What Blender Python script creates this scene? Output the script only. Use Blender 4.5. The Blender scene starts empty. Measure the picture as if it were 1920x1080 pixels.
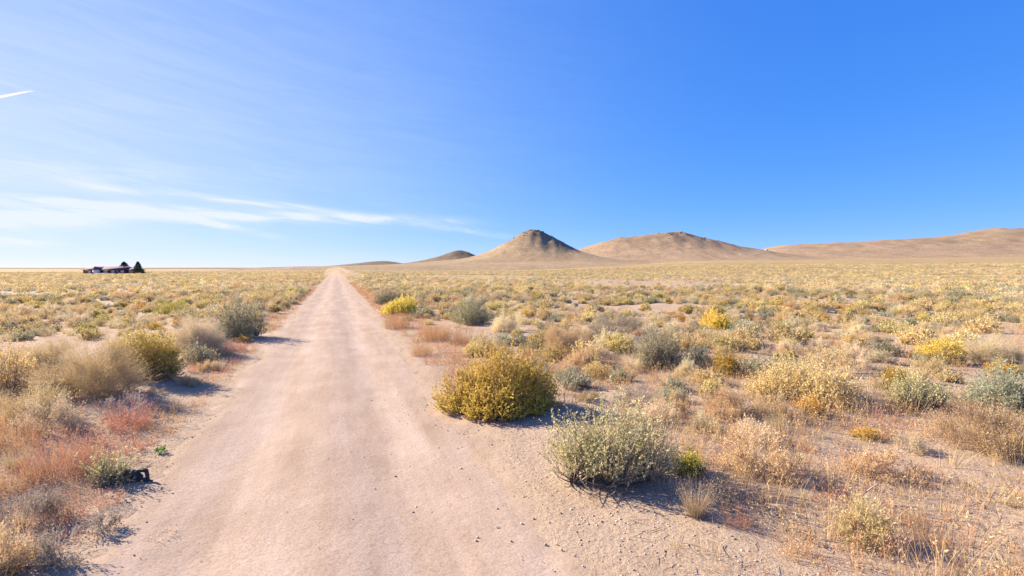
import bpy, math, random
import numpy as np
from mathutils import Vector, Matrix

R_ = math.radians
scene = bpy.context.scene
C = scene.collection

# ---------------------------------------------------------------- camera
HEAD = R_(19.0)            # camera looks 19 degrees right of the road (road runs along +Y)
EYE = 2.5
FPX = 960.0                # focal length in pixels of the 1920 wide frame
PITCH = math.atan(36 / FPX)
cam_d = bpy.data.cameras.new('camera')
cam_d.sensor_width = 36
cam_d.lens = 18
cam_d.clip_start = 0.1
cam_d.clip_end = 120000
cam = bpy.data.objects.new('camera', cam_d)
C.objects.link(cam)
cam.location = (0, 0, EYE)
cam.rotation_euler = (R_(90) - PITCH, 0, -HEAD)
scene.camera = cam

# ---------------------------------------------------------------- sky and sun
SUN_AZ = R_(-45)           # clockwise from +Y
SUN_EL = R_(29)
world = bpy.data.worlds.new('World')
scene.world = world
world.use_nodes = True
wn, wl = world.node_tree.nodes, world.node_tree.links
wn.clear()


def N(nodes, typ, **kw):
    n = nodes.new(typ)
    for k, v in kw.items():
        if k == 'inp':
            for a, b in v.items():
                n.inputs[a].default_value = b
        else:
            setattr(n, k, v)
    return n


sky = N(wn, 'ShaderNodeTexSky', sky_type='NISHITA', sun_disc=False, sun_elevation=SUN_EL,
        sun_rotation=SUN_AZ, altitude=4000, air_density=0.8, dust_density=0.0, ozone_density=6.0)
tc = N(wn, 'ShaderNodeTexCoord')
sep = N(wn, 'ShaderNodeSeparateXYZ')
wl.new(tc.outputs['Generated'], sep.inputs[0])


def wm(op, a, b=None, c=None, clamp=False):
    n = N(wn, 'ShaderNodeMath', operation=op, use_clamp=clamp)
    for i, v in enumerate((a, b, c)):
        if v is None:
            continue
        if hasattr(v, 'is_output'):
            wl.new(v, n.inputs[i])
        else:
            n.inputs[i].default_value = v
    return n.outputs[0]


def wsmooth(v, a, b):
    n = N(wn, 'ShaderNodeMapRange', interpolation_type='SMOOTHSTEP')
    wl.new(v, n.inputs[0])
    n.inputs[1].default_value = a
    n.inputs[2].default_value = b
    return n.outputs[0]


az = wm('ARCTAN2', sep.outputs[0], sep.outputs[1])
el = wm('ARCSINE', sep.outputs[2])
# cirrus lies in long fibres: noise in (azimuth, elevation), stretched along azimuth
cv = N(wn, 'ShaderNodeCombineXYZ')
wl.new(wm('MULTIPLY', az, 1.0), cv.inputs[0])
wl.new(wm('ADD', wm('MULTIPLY', el, 9.0), wm('MULTIPLY', az, 1.1)), cv.inputs[1])
fib = N(wn, 'ShaderNodeTexNoise', inp={'Scale': 5.0, 'Detail': 9.0, 'Roughness': 0.66, 'Distortion': 0.6})
wl.new(cv.outputs[0], fib.inputs['Vector'])
cv2 = N(wn, 'ShaderNodeCombineXYZ')
wl.new(wm('MULTIPLY', az, 2.0), cv2.inputs[0])
wl.new(wm('MULTIPLY', el, 3.0), cv2.inputs[1])
wob = N(wn, 'ShaderNodeTexNoise', inp={'Scale': 3.0, 'Detail': 4.0, 'Roughness': 0.55})
wl.new(cv2.outputs[0], wob.inputs['Vector'])
elw = wm('ADD', el, wm('MULTIPLY', wm('SUBTRACT', wob.outputs[0], 0.5), 0.011))


def px_azel(x, y):
    dx, dy = (x - 960) / FPX, (540 - y) / FPX
    cp, sp = math.cos(PITCH), math.sin(PITCH)
    f = cp + dy * sp
    up = dy * cp - sp
    return math.atan2(dx, f) + HEAD, math.atan2(up, math.hypot(dx, f))


# each streak: el = e0 + k1*(az-a0) + k2*(az-a0)^2 fitted through three points of the sky
STREAKS = [((0, 410), (440, 404), (960, 430), 0.010, 0.48),
           ((330, 402), (640, 408), (960, 418), 0.007, 0.42),
           ((-80, 362), (235, 394), (560, 452), 0.0055, 0.85),
           ((-60, 380), (200, 384), (480, 402), 0.006, 0.40),
           ((120, 344), (400, 371), (700, 404), 0.0055, 0.65),
           ((800, 420), (895, 436), (990, 450), 0.0045, 0.55),
           ((-500, 430), (-150, 417), (330, 403), 0.013, 0.50),
           ((-300, 330), (60, 322), (420, 345), 0.018, 0.22),
           ((-60, 452), (40, 452), (150, 456), 0.007, 0.45)]
tot = None
for p0, p1, p2, wid, amp in STREAKS:
    A = np.array([px_azel(*p) for p in (p0, p1, p2)])
    k2, k1, k0 = np.polyfit(A[:, 0], A[:, 1], 2)
    line = wm('ADD', wm('MULTIPLY', wm('ADD', wm('MULTIPLY', az, k2), k1), az), k0)
    d = wm('DIVIDE', wm('SUBTRACT', elw, line), wid)
    g = wm('POWER', 2.718, wm('MULTIPLY', wm('MULTIPLY', d, d), -1.0))
    span = A[2, 0] - A[0, 0]
    ends = wm('MULTIPLY', wsmooth(az, A[0, 0] - 0.1 * span, A[0, 0] + 0.3 * span),
              wm('SUBTRACT', 1.0, wsmooth(az, A[2, 0] - 0.35 * span, A[2, 0])))
    g = wm('MULTIPLY', wm('MULTIPLY', g, ends), amp)
    tot = g if tot is None else wm('ADD', tot, g)
fibc = wsmooth(fib.outputs[0], 0.32, 0.68)
streak = wm('MULTIPLY', tot, wm('ADD', wm('MULTIPLY', fibc, 0.85), 0.15))
# thin veil of high cirrus, thicker towards the sun
sd = Vector((math.sin(SUN_AZ) * math.cos(SUN_EL), math.cos(SUN_AZ) * math.cos(SUN_EL), math.sin(SUN_EL)))
dot = N(wn, 'ShaderNodeVectorMath', operation='DOT_PRODUCT')
wl.new(tc.outputs['Generated'], dot.inputs[0])
dot.inputs[1].default_value = sd
fwd = wm('POWER', wm('MAXIMUM', dot.outputs['Value'], 0.0), 2.6)
veil = wm('MULTIPLY', fwd, wm('ADD', wm('MULTIPLY', wsmooth(fib.outputs[0], 0.25, 0.8), 0.24), 0.74))
veil = wm('MULTIPLY', veil, wm('SUBTRACT', 1.0, wm('MULTIPLY', wsmooth(el, 0.08, 0.55), 0.62)))
up = wsmooth(el, 0.0, 0.02)
cover = wm('MULTIPLY', wm('MINIMUM', wm('ADD', streak, veil), 0.9), up)
# the camera's rendering of a clear high-altitude sky: deep blue overhead, paler but not burnt out low down
ssp = N(wn, 'ShaderNodeSeparateColor')
wl.new(sky.outputs[0], ssp.inputs[0])
hs = N(wn, 'ShaderNodeCombineColor')
for ch, (kk_, gm_) in enumerate(((0.76, 1.02), (1.44, 0.57), (3.9, 0.25))):
    wl.new(wm('MULTIPLY', wm('POWER', ssp.outputs[ch], gm_), kk_), hs.inputs[ch])
cmix = N(wn, 'ShaderNodeMixRGB')
wl.new(cover, cmix.inputs[0])
wl.new(hs.outputs[0], cmix.inputs[1])
cmix.inputs[2].default_value = (4.7, 5.0, 5.3, 1)
bg = N(wn, 'ShaderNodeBackground', inp={'Strength': 0.0655})
wl.new(cmix.outputs[0], bg.inputs[0])
wo = N(wn, 'ShaderNodeOutputWorld')
wl.new(bg.outputs[0], wo.inputs[0])

sun_d = bpy.data.lights.new('sun', 'SUN')
sun_d.energy = 5.0
sun_d.angle = R_(0.55)
sun_d.color = (1.0, 0.86, 0.66)
sun = bpy.data.objects.new('sun', sun_d)
C.objects.link(sun)
sun.location = (-40, 40, 60)
sun.rotation_euler = (-sd).to_track_quat('-Z', 'Y').to_euler()

scene.view_settings.view_transform = 'Standard'
scene.view_settings.look = 'None'
scene.view_settings.exposure = 1.54
scene.view_settings.gamma = 1.0
scene.view_settings.use_curve_mapping = False
scene.render.engine = 'CYCLES'
scene.cycles.max_bounces = 6
scene.cycles.diffuse_bounces = 3
scene.cycles.transmission_bounces = 4
scene.cycles.transparent_max_bounces = 12
scene.cycles.use_denoising = True

# ---------------------------------------------------------------- helpers
rng = np.random.default_rng(7)


def _h(ix, iy, seed):
    h = (ix.astype(np.int64) * 374761393 + iy.astype(np.int64) * 668265263 + seed * 1442695041) & 0x7fffffff
    h = ((h ^ (h >> 13)) * 1274126177) & 0x7fffffff
    return ((h ^ (h >> 16)) & 0xffff) / 65535.0


def vnoise(x, y, seed=0):
    x = np.asarray(x, float)
    y = np.asarray(y, float)
    ix, iy = np.floor(x), np.floor(y)
    fx, fy = x - ix, y - iy
    fx = fx * fx * (3 - 2 * fx)
    fy = fy * fy * (3 - 2 * fy)
    a, b = _h(ix, iy, seed), _h(ix + 1, iy, seed)
    c, d = _h(ix, iy + 1, seed), _h(ix + 1, iy + 1, seed)
    return (a + (b - a) * fx) * (1 - fy) + (c + (d - c) * fx) * fy


def fbm(x, y, seed=0, oct=4):
    s, a, t = 0, 1.0, 0
    for i in range(oct):
        s = s + a * vnoise(x * 2 ** i, y * 2 ** i, seed + i * 17)
        t += a
        a *= 0.5
    return s / t


def sstep(v, a, b):
    t = np.clip((np.asarray(v, float) - a) / (b - a), 0, 1)
    return t * t * (3 - 2 * t)


ROAD_L, ROAD_R = -2.05, 1.8
FWD = np.array([math.sin(HEAD), math.cos(HEAD)])
RGT = np.array([math.cos(HEAD), -math.sin(HEAD)])


def road_mask(x, y):
    """1 on the road, 0 away from it"""
    w = (fbm(x * 0.9, y * 0.55, 5, 4) - 0.5) * 0.8
    return sstep(x, ROAD_L - 0.55 + w, ROAD_L + 0.45 + w) * (1 - sstep(x, ROAD_R - 0.5 + w, ROAD_R + 0.7 + w))


def g0(x, y):
    """lie of the land without the road"""
    x = np.asarray(x, float)
    y = np.asarray(y, float)
    d = np.hypot(x, y)
    v = x * FWD[0] + y * FWD[1]
    u = x * RGT[0] + y * RGT[1]
    t = u / np.maximum(v, 1.0)
    t = np.where(v > 0, t, 0)
    w = sstep(t, -0.05, 0.42)
    rise = 0.0185 * np.maximum(d - 160, 0) ** 1.0 * w * sstep(d, 100, 420)
    rise = np.where(d > 3000, np.minimum(rise, 0.0185 * 2840 * w), rise)
    off = sstep(np.abs(x + 0.2), 2.6, 5.5)
    z = rise
    z = z + off * ((fbm(x * 0.9, y * 0.9, 1, 3) - 0.5) * 0.16 + (fbm(x * 0.12, y * 0.12, 2, 3) - 0.5) * 0.5 * sstep(d, 6, 40))
    z = z + 0.17 * (1 - sstep(x, -4.2, -2.7)) * sstep(x, -9, -4.5) + 0.04 * sstep(x, 2.2, 3.4)
    return z


def surf(x, y):
    """worn surface across the road and its edges"""
    m = road_mask(x, y)
    rut = -0.035 * (np.exp(-((x + 1.15) / 0.42) ** 2) + np.exp(-((x - 0.72) / 0.42) ** 2)) + 0.02 * np.exp(-((x + 0.2) / 0.4) ** 2)
    return g0(x, y) + rut * m, m


def g(x, y):
    z, m = surf(x, y)
    return z - 0.05 * (m - 0.5) * sstep(m, 0.0, 0.3) - 0.25 * np.maximum(0, m - 0.72)


def unproject(px, py, z=None):
    """point of the ground seen at a pixel of the 1920 x 1080 photograph"""
    dx, dy = (px - 960) / FPX, (540 - py) / FPX
    cp, sp = math.cos(PITCH), math.sin(PITCH)
    f, upw = cp + dy * sp, dy * cp - sp
    d = np.array([dx * RGT[0] + f * FWD[0], dx * RGT[1] + f * FWD[1], upw])
    zz = 0.0
    p = None
    for _ in range(6):
        t = (zz - EYE) / d[2]
        p = d * t
        zz = float(g(p[0], p[1]))
    return p[0], p[1], zz


def at_depth(px, py, depth):
    """point at a given forward distance"""
    dx, dy = (px - 960) / FPX, (540 - py) / FPX
    cp, sp = math.cos(PITCH), math.sin(PITCH)
    f, upw = cp + dy * sp, dy * cp - sp
    k = depth / f
    return np.array([(dx * RGT[0] + f * FWD[0]) * k, (dx * RGT[1] + f * FWD[1]) * k, EYE + upw * k])


def make_mesh(name, V, F, mats=(), mi=None, col=None, smooth=False):
    """V (n,3), F list of arrays of polygons with equal vertex number"""
    me = bpy.data.meshes.new(name)
    V = np.asarray(V, np.float32)
    if isinstance(F, np.ndarray):
        F = [F]
    me.vertices.add(len(V))
    me.vertices.foreach_set('co', V.ravel())
    idx = np.concatenate([f.ravel() for f in F]).astype(np.int32)
    tot_ = np.concatenate([np.full(len(f), f.shape[1]) for f in F]).astype(np.int32)
    start = np.concatenate([[0], np.cumsum(tot_)[:-1]]).astype(np.int32)
    me.loops.add(len(idx))
    me.loops.foreach_set('vertex_index', idx)
    me.polygons.add(len(tot_))
    me.polygons.foreach_set('loop_start', start)
    me.polygons.foreach_set('loop_total', tot_)
    for m in mats:
        me.materials.append(m)
    if mi is not None:
        me.polygons.foreach_set('material_index', np.asarray(mi, np.int32))
    me.update(calc_edges=True)
    if smooth:
        me.polygons.foreach_set('use_smooth', np.ones(len(tot_), bool))
    if col is not None:
        ca = me.color_attributes.new('Col', 'FLOAT_COLOR', 'POINT')
        c4 = np.ones((len(V), 4), np.float32)
        c4[:, :3] = col
        ca.data.foreach_set('color', c4.ravel())
    return me


def add(name, me, parent=None, loc=(0, 0, 0), rz=0, label=None, cat=None, group=None, kind=None, scale=None):
    o = bpy.data.objects.new(name, me)
    C.objects.link(o)
    o.location = loc
    o.rotation_euler = (0, 0, rz)
    if scale is not None:
        o.scale = scale
    if parent:
        o.parent = parent
    for k, v in (('label', label), ('category', cat), ('group', group), ('kind', kind)):
        if v:
            o[k] = v
    return o


def mat(name):
    m = bpy.data.materials.new(name)
    m.use_nodes = True
    n, l = m.node_tree.nodes, m.node_tree.links
    n.clear()
    return m, n, l


def simple(name, col, rough=0.8, var=0.25, scale=3.0, bump=0.0):
    m, n, l = mat(name)
    o = N(n, 'ShaderNodeOutputMaterial')
    p = N(n, 'ShaderNodeBsdfPrincipled', inp={'Roughness': rough})
    t = N(n, 'ShaderNodeTexCoord')
    no = N(n, 'ShaderNodeTexNoise', inp={'Scale': scale, 'Detail': 5.0})
    l.new(t.outputs['Object'], no.inputs['Vector'])
    r = N(n, 'ShaderNodeValToRGB')
    r.color_ramp.elements[0].position = 0.3
    r.color_ramp.elements[1].position = 0.7
    r.color_ramp.elements[0].color = (*[c * (1 - var) for c in col], 1)
    r.color_ramp.elements[1].color = (*[min(1, c * (1 + var)) for c in col], 1)
    l.new(no.outputs[0], r.inputs[0])
    l.new(r.outputs[0], p.inputs['Base Color'])
    if bump:
        b = N(n, 'ShaderNodeBump', inp={'Strength': bump, 'Distance': 0.05})
        l.new(no.outputs[0], b.inputs['Height'])
        l.new(b.outputs[0], p.inputs['Normal'])
    l.new(p.outputs[0], o.inputs[0])
    return m


# foliage: colour from the plant itself, light passes through the leaves
def foliage_mat(name, trans, vlo=0.8, vhi=1.18):
    m, n, l = mat(name)
    o = N(n, 'ShaderNodeOutputMaterial')
    a = N(n, 'ShaderNodeAttribute', attribute_name='Col')
    oi = N(n, 'ShaderNodeObjectInfo')
    mr = N(n, 'ShaderNodeMapRange', inp={3: vlo, 4: vhi})
    l.new(oi.outputs['Random'], mr.inputs[0])
    mr2 = N(n, 'ShaderNodeMath', operation='MULTIPLY_ADD', inp={1: 7.31, 2: 0.0})
    l.new(oi.outputs['Random'], mr2.inputs[0])
    fr = N(n, 'ShaderNodeMath', operation='FRACT')
    l.new(mr2.outputs[0], fr.inputs[0])
    mr3 = N(n, 'ShaderNodeMapRange', inp={3: 0.485, 4: 0.515})
    l.new(fr.outputs[0], mr3.inputs[0])
    h = N(n, 'ShaderNodeHueSaturation')
    l.new(a.outputs['Color'], h.inputs['Color'])
    l.new(mr.outputs[0], h.inputs['Value'])
    l.new(mr3.outputs[0], h.inputs['Hue'])
    d = N(n, 'ShaderNodeBsdfDiffuse')
    t = N(n, 'ShaderNodeBsdfTranslucent')
    l.new(h.outputs[0], d.inputs[0])
    l.new(h.outputs[0], t.inputs[0])
    mx = N(n, 'ShaderNodeMixShader', inp={0: trans})
    l.new(d.outputs[0], mx.inputs[1])
    l.new(t.outputs[0], mx.inputs[2])
    l.new(mx.outputs[0], o.inputs[0])
    return m


M_LEAF = foliage_mat('leaf', 0.34)
M_STRAW = foliage_mat('dry_straw', 0.34)
M_TWIG = simple('twig_bark', (0.30, 0.25, 0.20), 0.9, 0.4, 30)
M_DEAD = simple('weathered_wood', (0.40, 0.33, 0.27), 0.9, 0.3, 30)

# ---------------------------------------------------------------- ground
def soil_nodes(n, l, t):
    """colour of the bare sandy soil, shared by the ground and the edges of the road"""
    def noise(scale, det=5.0, rough=0.55):
        q = N(n, 'ShaderNodeTexNoise', inp={'Scale': scale, 'Detail': det, 'Roughness': rough})
        l.new(t.outputs['Object'], q.inputs['Vector'])
        return q.outputs[0]

    def ramp(v, stops):
        r = N(n, 'ShaderNodeValToRGB')
        els = r.color_ramp.elements
        while len(els) < len(stops):
            els.new(0.5)
        for e, (pos, c) in zip(els, stops):
            e.position = pos
            e.color = (*c, 1)
        l.new(v, r.inputs[0])
        return r.outputs[0]

    base = ramp(noise(0.55, 6), [(0.3, (0.328, 0.235, 0.164)), (0.55, (0.370, 0.276, 0.202)), (0.75, (0.395, 0.302, 0.231))])
    grit = ramp(noise(38, 4, 0.7), [(0.32, (0.55, 0.5, 0.47)), (0.5, (1, 1, 1)), (0.75, (1.1, 1.09, 1.08))])
    q = N(n, 'ShaderNodeMixRGB', blend_type='MULTIPLY', inp={0: 0.8})
    l.new(base, q.inputs[1])
    l.new(grit, q.inputs[2])
    return q.outputs[0]


def ground_material():
    m, n, l = mat('sandy_ground')
    o = N(n, 'ShaderNodeOutputMaterial')
    p = N(n, 'ShaderNodeBsdfPrincipled', inp={'Roughness': 0.95, 'Specular IOR Level': 0.15})
    t = N(n, 'ShaderNodeTexCoord')

    def noise(scale, det=5.0, rough=0.55, vec=None):
        q = N(n, 'ShaderNodeTexNoise', inp={'Scale': scale, 'Detail': det, 'Roughness': rough})
        l.new(vec or t.outputs['Object'], q.inputs['Vector'])
        return q.outputs[0]

    def ramp(v, stops):
        r = N(n, 'ShaderNodeValToRGB')
        els = r.color_ramp.elements
        while len(els) < len(stops):
            els.new(0.5)
        for e, (pos, c) in zip(els, stops):
            e.position = pos
            e.color = (*c, 1) if len(c) == 3 else c
        l.new(v, r.inputs[0])
        return r.outputs[0]

    def mix(f, a, b, bt='MIX'):
        q = N(n, 'ShaderNodeMixRGB', blend_type=bt)
        for i, v in enumerate((f, a, b)):
            if hasattr(v, 'is_output'):
                l.new(v, q.inputs[i])
            else:
                q.inputs[i].default_value = v if i == 0 else (*v, 1)
        return q.outputs[0]

    base = soil_nodes(n, l, t)
    # patches of grey plant litter
    lit = ramp(noise(2.6, 8, 0.68), [(0.56, (0, 0, 0)), (0.68, (1, 1, 1))])
    litc = ramp(noise(55, 3), [(0.35, (0.16, 0.115, 0.085)), (0.65, (0.42, 0.32, 0.22))])
    q = N(n, 'ShaderNodeMath', operation='MULTIPLY', inp={1: 0.55})
    l.new(lit, q.inputs[0])
    near = mix(q.outputs[0], base, litc)
    # cover of the far plain, where single shrubs cannot be told apart
    at = N(n, 'ShaderNodeAttribute', attribute_name='far_cover')
    mp = N(n, 'ShaderNodeMapping', inp={'Scale': (1, 1, 1)})
    l.new(t.outputs['Object'], mp.inputs[0])
    far = ramp(noise(0.09, 9, 0.72), [(0.36, (0.186, 0.138, 0.058)), (0.5, (0.323, 0.237, 0.117)), (0.66, (0.399, 0.296, 0.165))])
    big = ramp(noise(0.006, 4), [(0.35, (0.86, 0.84, 0.82)), (0.65, (1.1, 1.08, 1.04))])
    far = mix(1.0, far, big, 'MULTIPLY')
    c = mix(at.outputs['Fac'], near, far)
    l.new(c, p.inputs['Base Color'])
    b = N(n, 'ShaderNodeBump', inp={'Strength': 0.9, 'Distance': 0.03})
    l.new(noise(14, 8, 0.68), b.inputs['Height'])
    l.new(b.outputs[0], p.inputs['Normal'])
    l.new(p.outputs[0], o.inputs[0])
    return m


def build_ground():
    a_f = np.radians(np.arange(-78, 78.01, 0.3))
    a_b = np.radians(np.arange(81, 280, 3.0))
    A = np.concatenate([a_f, a_b]) + HEAD
    rad = [0.35]
    while rad[-1] < 14000:
        rad.append(rad[-1] * 1.026 + 0.01)
    Rr = np.array(rad)
    X = np.outer(Rr, np.sin(A))
    Y = np.outer(Rr, np.cos(A))
    Z = g(X, Y)
    na, nr = len(A), len(Rr)
    V = np.stack([X, Y, Z], -1).reshape(-1, 3)
    i = np.arange(nr - 1)[:, None] * na
    j = np.arange(na)[None, :]
    jn = (j + 1) % na
    F = np.stack([i + j, i + jn, i + na + jn, i + na + j], -1).reshape(-1, 4)[:, ::-1]
    V = np.vstack([V, [[0, 0, float(g(0, 0))]]])
    fan = np.stack([np.full(na, len(V) - 1), np.roll(np.arange(na), -1), np.arange(na)], -1)
    me = make_mesh('ground', V, [F, fan], [ground_material()], smooth=True)
    fc = me.attributes.new('far_cover', 'FLOAT', 'POINT')
    d = np.hypot(V[:, 0], V[:, 1])
    fc.data.foreach_set('value', (0.75 * sstep(d, 45, 160) + 0.25 * sstep(d, 200, 420)).astype(np.float32))
    add('ground', me, kind='structure', label='sandy high desert plain covered with low shrubs')


build_ground()


def road_material():
    m, n, l = mat('road_dirt')
    o = N(n, 'ShaderNodeOutputMaterial')
    p = N(n, 'ShaderNodeBsdfPrincipled', inp={'Roughness': 0.95, 'Specular IOR Level': 0.12})
    t = N(n, 'ShaderNodeTexCoord')
    mp = N(n, 'ShaderNodeMapping', inp={'Scale': (1.6, 0.14, 1)})
    l.new(t.outputs['Object'], mp.inputs[0])
    n1 = N(n, 'ShaderNodeTexNoise', inp={'Scale': 1.3, 'Detail': 7.0, 'Roughness': 0.6})
    l.new(mp.outputs[0], n1.inputs['Vector'])
    r1 = N(n, 'ShaderNodeValToRGB')
    e = r1.color_ramp.elements
    e[0].position, e[0].color = 0.34, (0.345, 0.258, 0.198, 1)
    e[1].position, e[1].color = 0.66, (0.430, 0.338, 0.285, 1)
    l.new(n1.outputs[0], r1.inputs[0])
    n2 = N(n, 'ShaderNodeTexNoise', inp={'Scale': 42.0, 'Detail': 5.0, 'Roughness': 0.7})
    l.new(t.outputs['Object'], n2.inputs['Vector'])
    r2 = N(n, 'ShaderNodeValToRGB')
    e = r2.color_ramp.elements
    e[0].position, e[0].color = 0.33, (0.66, 0.62, 0.6, 1)
    e[1].position, e[1].color = 0.55, (1, 1, 1, 1)
    l.new(n2.outputs[0], r2.inputs[0])
    mx = N(n, 'ShaderNodeMixRGB', blend_type='MULTIPLY', inp={0: 0.85})
    l.new(r1.outputs[0], mx.inputs[1])
    l.new(r2.outputs[0], mx.inputs[2])
    n3 = N(n, 'ShaderNodeTexNoise', inp={'Scale': 0.8, 'Detail': 5.0, 'Roughness': 0.6})
    l.new(t.outputs['Object'], n3.inputs['Vector'])
    r3 = N(n, 'ShaderNodeValToRGB')
    e = r3.color_ramp.elements
    e[0].position, e[0].color = 0.35, (0.9, 0.88, 0.86, 1)
    e[1].position, e[1].color = 0.65, (1.06, 1.06, 1.06, 1)
    l.new(n3.outputs[0], r3.inputs[0])
    mx2 = N(n, 'ShaderNodeMixRGB', blend_type='MULTIPLY', inp={0: 1.0})
    l.new(mx.outputs[0], mx2.inputs[1])
    l.new(r3.outputs[0], mx2.inputs[2])
    # small stones pressed into the surface, most of them outside the wheel tracks
    vo = N(n, 'ShaderNodeTexVoronoi', inp={'Scale': 26.0, 'Randomness': 1.0})
    l.new(t.outputs['Object'], vo.inputs['Vector'])
    vs = N(n, 'ShaderNodeMapRange', inp={1: 0.10, 2: 0.20, 3: 1.0, 4: 0.0})
    l.new(vo.outputs['Distance'], vs.inputs[0])
    n6 = N(n, 'ShaderNodeTexNoise', inp={'Scale': 1.1, 'Detail': 6.0, 'Roughness': 0.7})
    l.new(mp.outputs[0], n6.inputs['Vector'])
    vt = N(n, 'ShaderNodeMapRange', inp={1: 0.46, 2: 0.62})
    l.new(n6.outputs[0], vt.inputs[0])
    vm = N(n, 'ShaderNodeMath', operation='MULTIPLY')
    atk = N(n, 'ShaderNodeAttribute', attribute_name='track')
    inv = N(n, 'ShaderNodeMapRange', inp={1: 0.0, 2: 1.0, 3: 1.0, 4: 0.15})
    l.new(atk.outputs['Fac'], inv.inputs[0])
    vm2 = N(n, 'ShaderNodeMath', operation='MULTIPLY')
    l.new(vs.outputs[0], vm2.inputs[0])
    l.new(inv.outputs[0], vm2.inputs[1])
    l.new(vm2.outputs[0], vm.inputs[0])
    l.new(vt.outputs[0], vm.inputs[1])
    trc = N(n, 'ShaderNodeMixRGB', blend_type='MULTIPLY')
    trc.inputs[2].default_value = (0.95, 0.935, 0.92, 1)
    l.new(inv.outputs[0], trc.inputs[0])
    l.new(mx2.outputs[0], trc.inputs[1])
    mx2 = trc
    sc_ = N(n, 'ShaderNodeMixRGB', blend_type='MIX', inp={0: 0.75})
    sc_.inputs[1].default_value = (0.36, 0.27, 0.205, 1)
    l.new(vo.outputs['Color'], sc_.inputs[2])
    hsv = N(n, 'ShaderNodeHueSaturation', inp={'Saturation': 0.12, 'Value': 0.55})
    l.new(vo.outputs['Color'], hsv.inputs['Color'])
    mst = N(n, 'ShaderNodeMixRGB')
    l.new(vm.outputs[0], mst.inputs[0])
    l.new(mx2.outputs[0], mst.inputs[1])
    l.new(hsv.outputs[0], mst.inputs[2])
    n.remove(sc_)
    mx2 = mst
    soil = soil_nodes(n, l, t)
    at = N(n, 'ShaderNodeAttribute', attribute_name='edge')
    n5 = N(n, 'ShaderNodeTexNoise', inp={'Scale': 1.7, 'Detail': 8.0, 'Roughness': 0.65})
    l.new(t.outputs['Object'], n5.inputs['Vector'])
    ma = N(n, 'ShaderNodeMath', operation='MULTIPLY_ADD', inp={1: 1.6, 2: -0.8})
    l.new(n5.outputs[0], ma.inputs[0])
    mb = N(n, 'ShaderNodeMath', operation='ADD')
    l.new(at.outputs['Fac'], mb.inputs[0])
    l.new(ma.outputs[0], mb.inputs[1])
    mr = N(n, 'ShaderNodeMapRange', interpolation_type='SMOOTHSTEP', inp={1: 0.25, 2: 0.75})
    l.new(mb.outputs[0], mr.inputs[0])
    mx3 = N(n, 'ShaderNodeMixRGB')
    l.new(mr.outputs[0], mx3.inputs[0])
    l.new(mx2.outputs[0], mx3.inputs[1])
    l.new(soil, mx3.inputs[2])
    l.new(mx3.outputs[0], p.inputs['Base Color'])
    n4 = N(n, 'ShaderNodeTexNoise', inp={'Scale': 9.0, 'Detail': 9.0, 'Roughness': 0.68})
    l.new(t.outputs['Object'], n4.inputs['Vector'])
    b = N(n, 'ShaderNodeBump', inp={'Strength': 0.55, 'Distance': 0.02})
    l.new(n4.outputs[0], b.inputs['Height'])
    l.new(b.outputs[0], p.inputs['Normal'])
    l.new(p.outputs[0], o.inputs[0])
    return m


def build_road():
    xs = np.linspace(ROAD_L - 0.9, ROAD_R + 0.9, 96)
    ys = [-9.0]
    while ys[-1] < 1400:
        ys.append(ys[-1] + 0.05 + 0.016 * max(0, ys[-1]))
    ys = np.array(ys)
    X, Y = np.meshgrid(xs, ys)
    Z, m = surf(X, Y)
    Z = Z + (fbm(X * 2.5, Y * 0.8, 31, 4) - 0.5) * 0.02 + (fbm(X * 7, Y * 7, 38, 3) - 0.5) * 0.012 + 0.00025 * np.maximum(Y, 0)
    Z = Z + (fbm(X * 6, Y * 6, 37, 4) - 0.5) * 0.05 * (1 - sstep(np.abs(m - 0.5), 0.2, 0.45))
    Z = Z - 0.25 * np.maximum(0, 0.3 - m)
    nx, ny = len(xs), len(ys)
    V = np.stack([X, Y, Z], -1).reshape(-1, 3)
    i = np.arange(ny - 1)[:, None] * nx
    j = np.arange(nx - 1)[None, :]
    F = np.stack([i + j, i + j + 1, i + nx + j + 1, i + nx + j], -1).reshape(-1, 4)
    me = make_mesh('dirt_road', V, F, [road_material()], smooth=True)
    ea = me.attributes.new('edge', 'FLOAT', 'POINT')
    edge = 1 - sstep(m, 0.45, 0.99)
    tr = me.attributes.new('track', 'FLOAT', 'POINT')
    tk = np.exp(-((X + 1.15 + 0.15 * (fbm(Y * 0.15, X * 0, 71, 2) - 0.5)) / 0.38) ** 2) + np.exp(-((X - 0.72 + 0.15 * (fbm(Y * 0.15, X * 0, 72, 2) - 0.5)) / 0.38) ** 2)
    tr.data.foreach_set('value', tk.ravel().astype(np.float32))
    ea.data.foreach_set('value', edge.ravel().astype(np.float32))
    add('dirt_road', me, kind='structure', label='pale pinkish dirt road running straight to the horizon')


build_road()

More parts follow.
